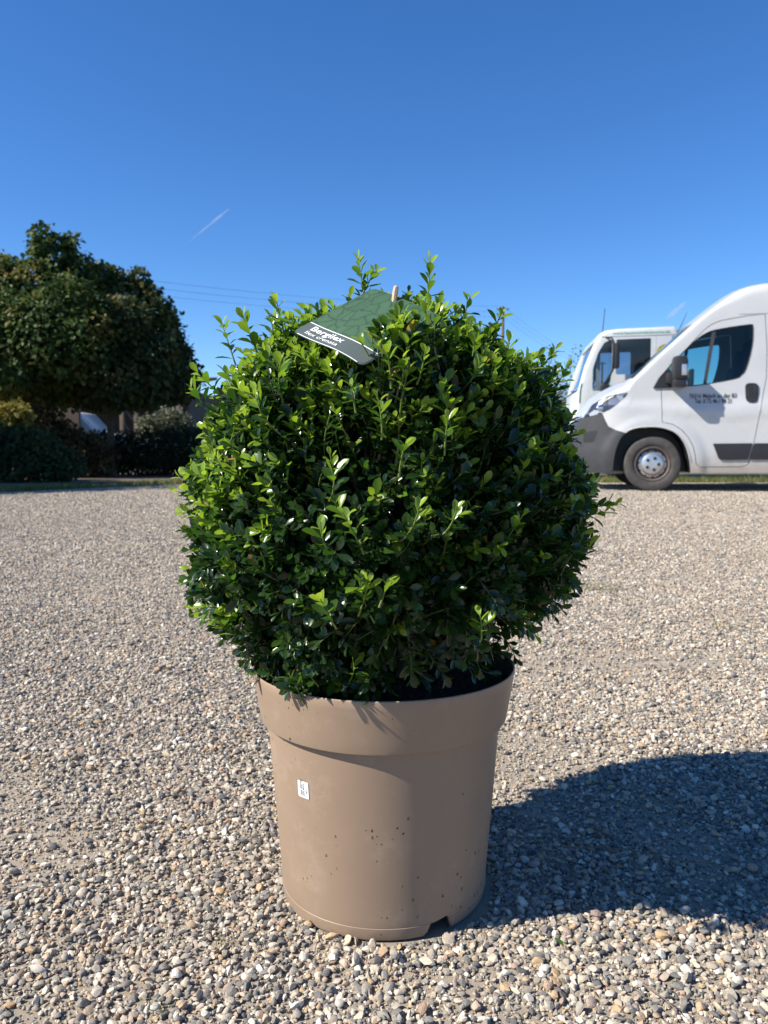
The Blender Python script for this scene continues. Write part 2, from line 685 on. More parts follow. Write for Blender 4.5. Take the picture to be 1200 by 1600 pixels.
def mat_glass(name, tint, rough=0.0, refl=1.0):
    k = MT(name)
    tr = k.n('ShaderNodeBsdfTransparent')
    tr.inputs[0].default_value = (*tint, 1)
    gl = k.n('ShaderNodeBsdfGlossy')
    gl.inputs['Roughness'].default_value = 0.02
    fr = k.n('ShaderNodeFresnel')
    fr.inputs[0].default_value = 1.5
    mu = k.n('ShaderNodeMath', operation='MULTIPLY')
    mu.inputs[1].default_value = refl
    k.l(fr.outputs[0], mu.inputs[0])
    mx = k.n('ShaderNodeMixShader')
    k.l(mu.outputs[0], mx.inputs[0])
    k.l(tr.outputs[0], mx.inputs[1])
    k.l(gl.outputs[0], mx.inputs[2])
    k.l(mx.outputs[0], k.out.inputs['Surface'])
    return k.m


M['glass'] = mat_glass('tinted_glass', (0.46, 0.68, 0.70))
M['glass2'] = mat_glass('grey_glass', (0.50, 0.56, 0.62))


def mat_lamp():
    k = MT('headlamp_lens')
    v = k.n('ShaderNodeTexVoronoi')
    tc = k.n('ShaderNodeTexCoord')
    v.inputs['Scale'].default_value = 11
    k.l(tc.outputs['Object'], v.inputs['Vector'])
    sep = k.n('ShaderNodeSeparateColor')
    k.l(v.outputs['Color'], sep.inputs[0])
    r = k.ramp(sep.outputs[0], [(0.0, (0.012, 0.015, 0.02)), (0.62, (0.035, 0.045, 0.07)), (0.85, (0.13, 0.16, 0.22)), (1.0, (0.55, 0.6, 0.66))])
    k.l(r.outputs[0], k.b.inputs['Base Color'])
    nset(k.b, Roughness=0.25, Metallic=0.0)
    k.b.inputs['Coat Weight'].default_value = 0.25
    k.b.inputs['Coat Roughness'].default_value = 0.02
    return k.m


M['lamp'] = mat_lamp()
M['grass'] = mat_leaf('grass_blade', [(0, (0.05, 0.075, 0.015)), (0.6, (0.10, 0.13, 0.03)), (1, (0.28, 0.23, 0.10))],
                      [(0, (0.10, 0.18, 0.02)), (0.6, (0.2, 0.26, 0.04)), (1, (0.35, 0.28, 0.1))], rough=0.55, trans=0.35)
M['meadow'] = plain('meadow_soil', (0.085, 0.085, 0.035), 0.95, var=0.5, scale=1.5, bump=0.5, bscale=20)
M['bed'] = plain('planting_bed_soil', (0.12, 0.088, 0.06), 0.95, var=0.4, scale=5, bump=0.8, bscale=30)
M['brown_wall'] = plain('brown_render_wall', (0.075, 0.05, 0.037), 0.85, var=0.15, scale=2)
M['timber'] = plain('pale_timber', (0.15, 0.11, 0.08), 0.8, var=0.3, scale=7)
M['roof'] = plain('brown_roof_tile', (0.10, 0.06, 0.045), 0.85, var=0.3, scale=8)
M['bluepaint'] = plain('blue_grey_car_paint', (0.22, 0.30, 0.38), 0.35, var=0.05, coat=0.6)


def tree_mat(name, a, b, c, trans=0.25):
    f = lambda q, s: tuple(min(1, x * s) for x in q)
    return mat_leaf(name, [(0, a), (0.55, b), (1, c)], [(0, f(a, 1.6)), (0.55, f(b, 1.7)), (1, f(c, 1.5))], rough=0.6, trans=trans, spec=0.22)


M['maple'] = tree_mat('maple_leaf', (0.026, 0.054, 0.016), (0.060, 0.100, 0.023), (0.15, 0.125, 0.030))
M['maple_b'] = tree_mat('maple_leaf_dark', (0.022, 0.043, 0.017), (0.046, 0.072, 0.022), (0.12, 0.09, 0.03))
M['yellow_leaf'] = tree_mat('yellow_leaf', (0.09, 0.085, 0.02), (0.21, 0.18, 0.03), (0.32, 0.24, 0.06))
M['hedge_leaf'] = tree_mat('hedge_leaf', (0.016, 0.030, 0.014), (0.026, 0.046, 0.018), (0.05, 0.07, 0.025))
M['shrub_leaf'] = tree_mat('shrub_leaf', (0.018, 0.038, 0.015), (0.032, 0.062, 0.022), (0.09, 0.11, 0.04))
M['brown_leaf'] = tree_mat('brown_leaf', (0.03, 0.028, 0.013), (0.075, 0.06, 0.022), (0.15, 0.10, 0.05))
M['olive_leaf'] = tree_mat('olive_leaf', (0.07, 0.085, 0.05), (0.13, 0.14, 0.09), (0.20, 0.20, 0.13))
M['trunk'] = plain('tree_bark', (0.075, 0.058, 0.045), 0.9, var=0.4, scale=22, bump=0.7, bscale=60)

# ------------------------------------------------------------------ the ground
def structure(name, me, m):
    o = obj(name, me, m)
    return tag(o, kind='structure')


g = np.array([[-900, -300, -0.012], [900, -300, -0.012], [900, 2400, -0.012], [-900, 2400, -0.012]])
structure('ground', mesh_np('ground', g, [[0, 1, 2, 3]], False), M['meadow'])

# gravel yard: its left edge is the verge below the trees, its far edge the grass behind the vehicles
def yard_far(x):
    pts = [(-60, -8), (-5.0, 9.35), (-4.0, 10.9), (-3.1, 12.0), (-1.5, 12.6), (2, 12.9), (60, 13.6)]
    return float(np.interp(x, [p[0] for p in pts], [p[1] for p in pts])) + 0.10 * noise.noise((x * 1.1, 0, 0))


xs = np.unique(np.round(np.r_[np.linspace(-40, -5, 26), np.linspace(-5, 5.5, 130), np.linspace(5.5, 40, 26)], 4))
ts = np.unique(np.r_[np.linspace(0, 0.35, 10), np.linspace(0.35, 0.72, 64), np.linspace(0.72, 1, 22)])
V, Pk = [], []
for x in xs:
    yf = yard_far(x)
    y0 = -6.0 if yf > -4 else yf - 2
    for t in ts:
        y = y0 + (yf - y0) * t
        z = ground_z(x, y) if abs(x) < 5.5 and 0.3 < y < 9 else 0.0
        V.append((x, y, z))
        Pk.append(max(min(1, max(0, (y - 2.2) / 2.0)), min(1, max(0, (abs(x) - 0.8 * max(y, 0.4) - 0.3) / 0.4)), 1.0 if y < 0.4 else 0.0))
nt_ = len(ts)
Fq = [[i * nt_ + j, (i + 1) * nt_ + j, (i + 1) * nt_ + j + 1, i * nt_ + j + 1] for i in range(len(xs) - 1) for j in range(nt_ - 1)]
ym = mesh_np('gravel_yard', V, Fq)
attr(ym, 'packed', 'FLOAT', 'POINT', np.array(Pk, np.float32))
structure('gravel_yard', ym, M['yard'])

# planting bed below the trees on the left
bedp = [(-22, 6.0), (-6.2, 10.6), (-5.0, 12.4), (-3.6, 13.9), (-1.6, 14.6), (-1.2, 26), (-24, 26)]
structure('planting_bed', mesh_np('planting_bed', [(x, y, -0.004) for x, y in bedp], [list(range(len(bedp)))], False), M['bed'])

# ------------------------------------------------------------------ gravel: loose stones
stones = bpy.data.collections.new('gravel_stones')
for k in range(14):
    bm = bmesh.new()
    bmesh.ops.create_icosphere(bm, subdivisions=2 if k < 10 else 1, radius=1.0)
    r2 = np.random.default_rng(100 + k)
    sc3 = np.array([1.0, r2.uniform(0.62, 0.95), r2.uniform(0.45, 0.75)])
    planes = [(unit(r2.normal(size=3)), r2.uniform(0.48, 0.90)) for _ in range(13)]
    off = Vector(r2.uniform(-50, 50, 3))
    for v in bm.verts:
        p = np.array(v.co)
        for n_, d_ in planes:
            q = p @ n_
            if q > d_:
                p = p - n_ * (q - d_) * 0.95
        p = p * (1 + 0.10 * noise.noise(Vector(p * 1.6) + off))
        v.co = Vector(p * sc3)
    me = from_bm('stone', bm, True, 32)
    me.materials.append(M['stone'])
    stones.objects.link(bpy.data.objects.new('stone', me))


def scatter(y0, y1, dens, smin, smed, smax, seed, thin=0.0, edge=0.0):
    r = np.random.default_rng(seed)
    wmax = 0.80 * y1 + 0.75
    n = int(dens * 2 * wmax * (y1 - y0))
    x = r.uniform(-wmax, wmax, n)
    y = r.uniform(y0, y1, n)
    keep = np.abs(x) < 0.80 * y + 0.75 - r.uniform(0, 0.5, n) ** 2
    x, y = x[keep], y[keep]
    s = np.clip(smed * np.exp(r.normal(0, 0.36, len(x))), smin, smax)
    d = np.hypot(x - 0.005, y - 0.905)
    keep = (d > 0.1192 + s * 0.42)
    if edge:
        keep &= r.uniform(size=len(x)) < np.clip((y1 - y) / edge, 0, 1)
    x, y, s = x[keep], y[keep], s[keep]
    if thin:
        # sandy patches where the stones have been swept apart
        dn = np.array([noise.noise((a * 2.4, b * 2.4, 9.1)) + 0.5 * noise.noise((a * 6.5, b * 6.5, 4.2)) for a, b in zip(x, y)])
        keep = r.uniform(size=len(x)) > np.clip((dn - 0.22) * 2.4, 0, thin)
        keep &= y < np.array([yard_far(a) for a in x]) - 0.05
        x, y, s = x[keep], y[keep], s[keep]
    return x, y, s


parts_ = [scatter(0.42, 1.9, 40000, 0.0018, 0.0033, 0.0078, 1, 0.82),
          scatter(0.42, 1.9, 44000, 0.0011, 0.0018, 0.0028, 2, 0.25, 0.4),
          scatter(1.9, 3.4, 27000, 0.0022, 0.0035, 0.0072, 3, 0.6),
          scatter(3.4, 6.4, 9800, 0.0033, 0.0048, 0.0078, 4, 0.5),
          scatter(6.4, 12.4, 3300, 0.0048, 0.0066, 0.0095, 5, 0.5)]
gx = np.concatenate([p[0] for p in parts_])
gy = np.concatenate([p[1] for p in parts_])
gs = np.concatenate([p[2] for p in parts_])
n = len(gx)
gz = np.array([ground_z(a, b) for a, b in zip(gx, gy)]) + gs * rng.uniform(0.05, 0.85, n)
gv = np.c_[gx, gy, gz].astype(np.float32)
gm = bpy.data.meshes.new('gravel')
gm.vertices.add(n)
gm.vertices.foreach_set('co', gv.ravel())
attr(gm, 'rot', 'FLOAT_VECTOR', 'POINT', np.c_[rng.normal(0, 0.35, n), rng.normal(0, 0.35, n), rng.uniform(0, 6.283, n)].astype(np.float32))
attr(gm, 'size', 'FLOAT_VECTOR', 'POINT', (gs[:, None] * np.c_[rng.uniform(0.85, 1.25, n), rng.uniform(0.85, 1.15, n), rng.uniform(0.8, 1.2, n)]).astype(np.float32))
attr(gm, 'pick', 'INT', 'POINT', rng.integers(0, 14, n).astype(np.int32))
gro = tag(obj('gravel', gm), 'loose mixed grey, beige and cream pebbles covering the yard', 'gravel', kind='stuff')
ng = bpy.data.node_groups.new('gravel_scatter', 'GeometryNodeTree')
ng.interface.new_socket('Geometry', in_out='INPUT', socket_type='NodeSocketGeometry')
ng.interface.new_socket('Geometry', in_out='OUTPUT', socket_type='NodeSocketGeometry')
gi, go = ng.nodes.new('NodeGroupInput'), ng.nodes.new('NodeGroupOutput')
ip = ng.nodes.new('GeometryNodeInstanceOnPoints')
ci = ng.nodes.new('GeometryNodeCollectionInfo')
ci.inputs['Collection'].default_value = stones
ci.inputs['Separate Children'].default_value = True
ci.inputs['Reset Children'].default_value = True


def named(nm, typ):
    a = ng.nodes.new('GeometryNodeInputNamedAttribute')
    a.data_type = typ
    a.inputs['Name'].default_value = nm
    return a.outputs[0]


er = ng.nodes.new('FunctionNodeEulerToRotation')
ng.links.new(named('rot', 'FLOAT_VECTOR'), er.inputs[0])
ng.links.new(gi.outputs[0], ip.inputs['Points'])
ng.links.new(ci.outputs[0], ip.inputs['Instance'])
ip.inputs['Pick Instance'].default_value = True
ng.links.new(named('pick', 'INT'), ip.inputs['Instance Index'])
ng.links.new(er.outputs[0], ip.inputs['Rotation'])
ng.links.new(named('size', 'FLOAT_VECTOR'), ip.inputs['Scale'])
ng.links.new(ip.outputs[0], go.inputs[0])
gmod = gro.modifiers.new('gravel_scatter', 'NODES')
gmod.node_group = ng


# ------------------------------------------------------------------ leaf building blocks
def leaf_template(kind=0):
    """a cupped obovate leaf along +x, normal +z, unit length; returns verts, quads-as-tris"""
    prof = [(0.27, 0.125), (0.55, 0.235), (0.82, 0.195)]
    lift = [(0.05, 0.03), (0.07, 0.05), (0.05, 0.04)][kind % 3]
    curl = [0.10, -0.08, 0.16][kind % 3]
    v = [(0, 0, 0)]
    for x, wdt in prof:
        zc = -curl * (x - 0.3) ** 2 * 2
        v += [(x, -wdt, zc + lift[0] * wdt / 0.2), (x, 0, zc - 0.01), (x, wdt, zc + lift[0] * wdt / 0.2)]
    v.append((1.0, 0, -curl * 0.98))
    t = [(0, 1, 2), (0, 2, 3)]
    for a in (1, 4):
        t += [(a, a + 3, a + 4), (a, a + 4, a + 1), (a + 1, a + 4, a + 5), (a + 1, a + 5, a + 2)]
    t += [(7, 10, 8), (8, 10, 9)]
    return np.array(v), np.array(t)


def build_leaves(name, pos, axis, nrm, size, age, kind, width=1.0):
    """one mesh holding leaves; all inputs arrays"""
    ax = unit(axis)
    n_ = unit(nrm - ax * np.sum(nrm * ax, 1, keepdims=True))
    sd = np.cross(n_, ax)
    Vs, Ts, A, base = [], [], [], 0
    for q in range(3):
        sel = np.where(kind == q)[0]
        if not len(sel):
            continue
        tv, tt = leaf_template(q)
        s = size[sel][:, None, None]
        v = (pos[sel][:, None, :] + s * (tv[None, :, 0:1] * ax[sel][:, None, :] + tv[None, :, 1:2] * width * sd[sel][:, None, :] + tv[None, :, 2:3] * n_[sel][:, None, :]))
        Vs.append(v.reshape(-1, 3))
        Ts.append((tt[None] + (np.arange(len(sel)) * len(tv))[:, None, None] + base).reshape(-1, 3))
        A.append(np.repeat(age[sel], len(tv)))
        base += len(sel) * len(tv)
    me = mesh_np(name, np.concatenate(Vs), np.concatenate(Ts))
    attr(me, 'age', 'FLOAT', 'POINT', np.concatenate(A).astype(np.float32))
    return me


def build_tubes(name, P, Rd, age, n=4):
    """many small tubes: P (N,K,3) points, Rd (N,K) radii, age (N,)"""
    N, K, _ = P.shape
    t = unit(np.gradient(P, axis=1))
    ref = np.broadcast_to(np.array([0.31, 0.87, 0.38]), t.shape)
    a = unit(np.cross(t, ref))
    b = np.cross(t, a)
    ang = 2 * PI * np.arange(n) / n
    V = P[:, :, None, :] + Rd[:, :, None, None] * (a[:, :, None, :] * np.cos(ang)[None, None, :, None] + b[:, :, None, :] * np.sin(ang)[None, None, :, None])
    idx = np.arange(N * K * n).reshape(N, K, n)
    f = np.stack([idx[:, :-1], np.roll(idx, -1, 2)[:, :-1], np.roll(idx, -1, 2)[:, 1:], idx[:, 1:]], -1).reshape(-1, 4)
    me = mesh_np(name, V.reshape(-1, 3), f)
    attr(me, 'age', 'FLOAT', 'POINT', np.repeat(age, K * n).astype(np.float32))
    return me


# ------------------------------------------------------------------ the pot
PX, PY = 0.0, 0.905
pot = empty('plant_pot', (PX, PY, 0.003), 'taupe brown plastic plant pot with a deep overhanging rim standing on the gravel', 'plant pot')
POT_H, R_TOP, R_LIP, R_BODY, R_BASE = 0.2615, 0.1490, 0.1402, 0.1322, 0.1175
Z_LIP = 0.203


def pot_mesh():
    NA = 192
    out = [(R_BASE - 0.001, 0.0), (R_BASE, 0.004), (R_BASE + 0.0007, 0.0125), (R_BASE + 0.0003, 0.0129), (R_BASE + 0.0006, 0.0145), (R_BASE + 0.0010, 0.0228)]
    for t in np.linspace(0.1, 1, 12):
        out.append((R_BASE + 0.0010 + (R_BODY - R_BASE - 0.001) * t, 0.025 + (Z_LIP - 0.025) * t))
    out += [(R_LIP - 0.0025, Z_LIP + 0.0006), (R_LIP - 0.0006, Z_LIP + 0.0018), (R_LIP, Z_LIP + 0.004)]
    for t in np.linspace(0.2, 1, 6):
        out.append((R_LIP + (R_TOP - R_LIP) * t, Z_LIP + 0.004 + (POT_H - Z_LIP - 0.006) * t))
    out += [(R_TOP - 0.0003, POT_H - 0.0007), (R_TOP - 0.0013, POT_H), (R_TOP - 0.0026, POT_H - 0.0009)]
    out += [(R_LIP - 0.003, Z_LIP + 0.004), (R_BODY - 0.003, Z_LIP), (R_BASE - 0.0025, 0.026), (R_BASE - 0.003, 0.0)]
    nr = len(out)

    def notch(a):
        h = 0.0
        for c in (-60.5, 38, 142):
            d = abs((a - c + 180) % 360 - 180)
            e = 7.6
            if d < e:
                h = max(h, 0.0172 * min(1, (e - d) / 2.0) * (0.82 + 0.18 * ((a - c + 180) % 360 - 180) / e))
        return h
    V = []
    for r, z in out:
        for k in range(NA):
            a = 2 * PI * k / NA
            zz = max(z, notch(math.degrees(a))) if z < 0.0226 else z
            wob = 1 + 0.0035 * math.sin(2 * a + 0.6) + 0.0012 * math.sin(5 * a + z * 20)
            V.append((r * wob * math.cos(a), r * wob * math.sin(a), zz))
    Fc = []
    for i in range(nr - 1):
        for k in range(NA):
            Fc.append((i * NA + k, i * NA + (k + 1) % NA, (i + 1) * NA + (k + 1) % NA, (i + 1) * NA + k))
    Fc += [((nr - 1) * NA + k, (nr - 1) * NA + (k + 1) % NA, (k + 1) % NA, k) for k in range(NA)]
    me = mesh_np('pot_body', V, Fc)
    me.set_sharp_from_angle(angle=R_(40))
    return me


obj('pot_body', pot_mesh(), M['pot'], pot)
bm = bmesh.new()
bm_lathe(bm, [(0.0001, 0.020), (R_BASE - 0.002, 0.020), (R_BASE - 0.002, 0.024), (0.0001, 0.024)], 48)
obj('pot_floor', from_bm('pot_floor', bm), M['pot'], pot)
# soil with crumbs
NR, NA = 20, 72
V = [(0, 0, 0.252)]
Fc = []
for i in range(1, NR + 1):
    r = (R_TOP - 0.0055) * i / NR
    for k in range(NA):
        a = 2 * PI * k / NA
        x, y = r * math.cos(a), r * math.sin(a)
        z = 0.252 - 0.011 * (i / NR) ** 2 + 0.004 * noise.noise((x * 40, y * 40, 2)) + 0.0028 * noise.noise((x * 130, y * 130, 5))
        V.append((x, y, z))
soil_me = bpy.data.meshes.new('soil')
fl = [(0, 1 + k, 1 + (k + 1) % NA) for k in range(NA)]
for i in range(NR - 1):
    for k in range(NA):
        a, b = 1 + i * NA + k, 1 + i * NA + (k + 1) % NA
        fl.append((a, a + NA, b + NA, b))
soil_me.from_pydata(V, [], fl)
shade(soil_me, 60)
soil = obj('soil', soil_me, M['soil'], pot)
# bark crumbs lying on the soil
bm = bmesh.new()
r2 = np.random.default_rng(5)
for _ in range(520):
    rr, a = 0.138 * math.sqrt(r2.uniform()), r2.uniform(0, 6.283)
    s_ = r2.uniform(0.0012, 0.0038)
    rot = Euler(r2.uniform(0, 3, 3)).to_matrix()
    bm_box(bm, (rr * math.cos(a), rr * math.sin(a), 0.252 - 0.011 * (rr / 0.143) ** 2 + r2.uniform(0.0, 0.003)), (s_ * r2.uniform(1, 3), s_, s_ * 0.6), rot)
cr = obj('soil_crumbs', from_bm('soil_crumbs', bm, False), plain('bark_crumb', (0.05, 0.036, 0.024), 0.95, var=0.7, scale=90), soil)
tag(cr, kind='stuff')


def pot_r(z):
    return R_BASE + 0.001 + (R_BODY - R_BASE - 0.001) * (z - 0.025) / (Z_LIP - 0.025)


# printed sticker on the pot's side
def on_pot(ang, z, off):
    r = pot_r(z) * (1 + 0.0035 * math.sin(2 * ang + 0.6) + 0.0012 * math.sin(5 * ang + z * 20)) + off
    return (r * math.cos(ang), r * math.sin(ang), z)


SA0, SA1, SZ0, SZ1 = R_(-90 - 44.0), R_(-90 - 37.2), 0.1435, 0.1615
bmS = fill_poly(round_poly([(0, 0), (1, 0), (1, 1), (0, 1)], [0.12, 0.02, 0.08, 0.12]), 0.25)
for v in bmS.verts:
    s_, t_ = v.co.x, v.co.y
    v.co = on_pot(SA0 + (SA1 - SA0) * s_, SZ0 + (SZ1 - SZ0) * t_, 0.0007)
st = from_bm('sticker', bmS)
stk = obj('sticker', st, M['paper'], pot)
stk['label'] = 'small white sticker with vertical black print'
wS = (SA1 - SA0) * 0.131
hS = SZ1 - SZ0
for txt, sx, ty, sz in (('444 000766', 0.40, 0.16, 0.0036), ('2021', 0.62, 0.12, 0.0042), ('00:06', 0.60, 0.50, 0.0030), ('L1 8877', 0.90, 0.14, 0.0026)):
    tm = text_mesh(txt, sz, 0.00004)
    warp(tm, lambda x, y, z, sx=sx, ty=ty: on_pot(SA0 + (SA1 - SA0) * (sx - y / wS), SZ0 + hS * ty + x, 0.0011))
    obj('lettering', tm, M['ink'], stk)

# ------------------------------------------------------------------ the holly ball
BC = np.array([0.004, 0.905, 0.450])
shrub = empty('holly_shrub', (PX, PY, 0.255), 'clipped round evergreen holly bush with small glossy leaves growing in the pot', 'shrub')
SH0 = np.array(shrub.location)


def d_of(px, py):
    """direction from the ball's centre to the front surface seen at a pixel"""
    d = np.array(ray(px, py))
    o = np.array([0, 0, CAMH]) - BC
    a, b, c = d @ d, 2 * d @ o, o @ o - 0.217 ** 2
    disc = b * b - 4 * a * c
    t = (-b - math.sqrt(disc)) / (2 * a) if disc > 0 else -b / (2 * a)
    return unit(o + d * t)


dips = [(d_of(530, 705), 0.20, 0.17), (d_of(600, 690), 0.12, 0.13), (d_of(770, 730), 0.09, 0.16), (d_of(470, 640), 0.07, 0.10), (d_of(690, 860), 0.08, 0.11), (d_of(640, 980), 0.06, 0.2), (unit(np.array([-0.80, -0.15, -0.55])), -0.10, 0.34), (unit(np.array([0.85, -0.1, -0.35])), -0.03, 0.3)]


def ball_r(d):
    n_ = 2.08 if d[2] < 0.2 else 1.96
    a = np.array([0.217, 0.212, 0.220])
    r = 1.0 / (np.sum(np.abs(d / a) ** n_)) ** (1 / n_)
    v = Vector(d)
    r *= 1 + 0.050 * noise.noise(v * 2.6 + Vector((3, 1, 7))) + 0.075 * noise.noise(v * 5.2) - 0.10 * max(0.0, noise.noise(v * 7.5 + Vector((9, 4, 1))) - 0.12)
    for c, amp, wd in dips:
        r *= 1 - amp * math.exp(-float(np.sum((d - c) ** 2)) / (wd * wd))
    return r


# the printed tag lies on top: corners of its card
def on_ball(px, py, r):
    d = np.array(ray(px, py))
    o = np.array([0, 0, CAMH]) - BC
    a, b, c = d @ d, 2 * d @ o, o @ o - r ** 2
    return np.array([0, 0, CAMH]) + d * (-b - math.sqrt(max(0.0, b * b - 4 * a * c))) / (2 * a)


TA, TB, TD = on_ball(457, 518, 0.240), on_ball(566, 572, 0.236), on_ball(583, 450, 0.242)
TC = TB + (TD - TA) * np.array([1.0, 1.0, 1.0])
TN = unit(np.cross(TB - TA, TD - TA))
if TN[2] < 0:
    TN = -TN


def card(s, t, off=0.0):
    p = TA + (TB - TA) * s + (TD - TA) * t
    bend = 0.0022 * math.sin(PI * s) - 0.0014 * math.sin(2 * PI * s) * (1 - t)
    return p + TN * (bend + off)


def under_card(p):
    """how far p stands above the card's plane, and where on the card (or None)"""
    e1, e2 = TB - TA, TD - TA
    o = np.array([0, 0, CAMH])
    d = p - o
    # along the view ray
    Mx = np.array([e1, e2, -d]).T
    s, t, k = np.linalg.solve(Mx, o - TA)
    return -s, -t, -k


GR = (1 + 5 ** 0.5) / 2
NS = 3700
shoot_tip, shoot_dir, shoot_len, shoot_fresh_sunlit = [], [], [], []
r3 = np.random.default_rng(21)
for i in range(NS):
    zz = 1 - 2 * (i + 0.5) / NS
    ph = 2 * PI * i / GR
    d = np.array([math.sqrt(1 - zz * zz) * math.cos(ph), math.sqrt(1 - zz * zz) * math.sin(ph), zz])
    d = unit(d + r3.normal(0, 0.035, 3))
    if d[2] < -0.93:
        continue
    if d[2] < -0.42 and r3.uniform() < 0.42:
        continue
    if min(np.linalg.norm(d - dips[0][0]) / 0.22, np.linalg.norm(d - dips[1][0]) / 0.15, np.linalg.norm(d - dips[2][0]) / 0.14) < 1 and r3.uniform() < 0.55:
        continue
    rr = ball_r(d)
    rad = rr * (1 + r3.normal(0, 0.026)) * (1 if r3.uniform() < 0.72 else r3.uniform(0.80, 0.96))
    tip = BC + d * rad
    if tip[2] < 0.262 and math.hypot(tip[0] - PX, tip[1] - PY) < 0.150:
        tip[2] = 0.262 + r3.uniform(0, 0.01)
    L = r3.uniform(0.028, 0.054)
    if tip[2] < 0.235:
        continue
    if tip[2] < 0.332 - 0.02 * max(0.0, 0.06 - tip[0]) / 0.06 and tip[0] > 0.0 and tip[1] < 0.95 and r3.uniform() < 0.80:
        continue
    up = 0.42 if d[2] > -0.3 else 0.05
    s = unit(d * 0.75 + np.array([0, 0, up]) + r3.normal(0, 0.26, 3))
    if r3.uniform() < 0.07:
        ext = r3.uniform(0.006, 0.016)
        tip = tip + s * ext
        L += ext
    fresh_sunlit = r3.uniform() < (0.13 + 0.75 * max(0, d[2]) + 0.30 * max(0, -d[0]))  # new growth plus painted sunlight: more bright shoots on top and sun side
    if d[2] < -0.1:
        fresh_sunlit = r3.uniform() < 0.11  # fewer bright shoots below, the underside's shade put into leaf colour
    shoot_tip.append(tip)
    shoot_dir.append(s)
    shoot_len.append(L)
    shoot_fresh_sunlit.append(0.85 if fresh_sunlit else r3.uniform(0.0, 0.25))
# the long shoots one can pick out in the outline and across the front
for px, py, y, L, dx in ((560, 402, 0.86, 0.052, -0.15), (590, 420, 0.85, 0.045, 0.3), (672, 400, 0.85, 0.060, 0.05), (345, 500, 0.86, 0.045, -0.5),
                         (430, 458, 0.86, 0.045, -0.15), (378, 490, 0.84, 0.04, -0.2), (303, 575, 0.88, 0.04, -0.8), (297, 605, 0.87, 0.035, -0.9),
                         (272, 766, 0.88, 0.045, -1.2), (966, 786, 0.90, 0.055, 1.2), (952, 800, 0.89, 0.045, 1.4), (885, 575, 0.9, 0.045, 0.5),
                         (868, 545, 0.9, 0.04, 0.4), (786, 486, 0.88, 0.04, 0.25), (735, 462, 0.87, 0.035, 0.1), (515, 706, 0.672, 0.055, 0.0),
                         (535, 800, 0.668, 0.05, -0.3), (500, 815, 0.668, 0.045, -0.2), (562, 895, 0.672, 0.07, -0.12), (575, 905, 0.672, 0.06, 0.1),
                         (478, 1048, 0.765, 0.03, -0.5), (552, 1035, 0.755, 0.04, 0.3), (500, 935, 0.68, 0.045, -0.15), (655, 790, 0.672, 0.045, 0.3),
                         (715, 790, 0.68, 0.045, 0.4), (820, 800, 0.72, 0.045, 0.5), (750, 960, 0.70, 0.03, 0.1), (604, 548, 0.690, 0.035, 0.1), (612, 512, 0.715, 0.032, -0.15), (640, 528, 0.705, 0.04, 0.1), (648, 492, 0.74, 0.035, 0.0), (672, 505, 0.73, 0.04, 0.2), (664, 548, 0.70, 0.04, 0.1), (690, 485, 0.75, 0.04, 0.2), (628, 560, 0.695, 0.035, -0.1), (655, 470, 0.77, 0.03, 0.1), (640, 575, 0.70, 0.06, 0.1),
                         (690, 600, 0.705, 0.055, 0.15), (635, 690, 0.68, 0.05, 0.1), (700, 650, 0.69, 0.05, 0.05), (548, 600, 0.69, 0.04, 0.0),
                         (590, 620, 0.685, 0.04, 0.05), (400, 610, 0.73, 0.05, -0.1), (440, 560, 0.74, 0.05, -0.1), (350, 580, 0.80, 0.05, -0.3),
                         (300, 950, 0.87, 0.045, -1.1), (288, 890, 0.86, 0.04, -1.0), (345, 975, 0.82, 0.035, -0.8), (606, 905, 0.67, 0.035, 0.3)):
    tip = np.array(at(px, py, y))
    s = unit(np.array([dx, -0.35 if y < 0.8 else 0.0, 1.0 if abs(dx) < 1 else 0.35]) + r3.normal(0, 0.16, 3))
    L *= r3.uniform(0.6, 1.0) if y < 0.8 else 1.0
    shoot_tip.append(tip)
    shoot_dir.append(s)
    shoot_len.append(L)
    shoot_fresh_sunlit.append(0.95)
# the skirt of low shoots hanging over the pot's rim
for _ in range(120):
    a = R_(r3.uniform(-205, -96))
    rr = r3.uniform(0.105, 0.158)
    tip = np.array([PX + rr * math.cos(a), PY + rr * math.sin(a), 0.2615 + r3.uniform(0.004, 0.05)])
    shoot_tip.append(tip)
    shoot_dir.append(unit(np.array([math.cos(a) * 0.8, math.sin(a) * 0.8, r3.uniform(-0.35, 0.35)]) + r3.normal(0, 0.3, 3)))
    shoot_len.append(r3.uniform(0.025, 0.042))
    shoot_fresh_sunlit.append(0.8 if r3.uniform() < 0.15 else r3.uniform(0.0, 0.25))
T_, D_, L_, FR = np.array(shoot_tip), np.array(shoot_dir), np.array(shoot_len), np.array(shoot_fresh_sunlit)
# nothing pokes through the tag's card
ok = np.ones(len(T_), bool)
for i, p in enumerate(T_):
    for q in (p, p - D_[i] * L_[i] * 0.5, p - D_[i] * L_[i]):
        h_ = (q - TA) @ TN
        if -0.012 < h_ < 0.03:
            ss, tt_ = np.linalg.solve(np.array([[(TB - TA) @ (TB - TA), (TB - TA) @ (TD - TA)], [(TB - TA) @ (TD - TA), (TD - TA) @ (TD - TA)]]), np.array([(q - TA) @ (TB - TA), (q - TA) @ (TD - TA)]))
            if -0.05 < ss < 1.04 and -0.05 < tt_ < 1.0 and ss + 0.62 * tt_ < 0.98:
                ok[i] = False
        s, t, k = under_card(q)
        if -0.06 < s < 1.02 and -0.08 < t < 1.03 and k > 0.97:      # would stand in front of the card
            if s + 0.62 * t < 0.96:
                ok[i] = False
T_, D_, L_, FR = T_[ok], D_[ok], L_[ok], FR[ok]
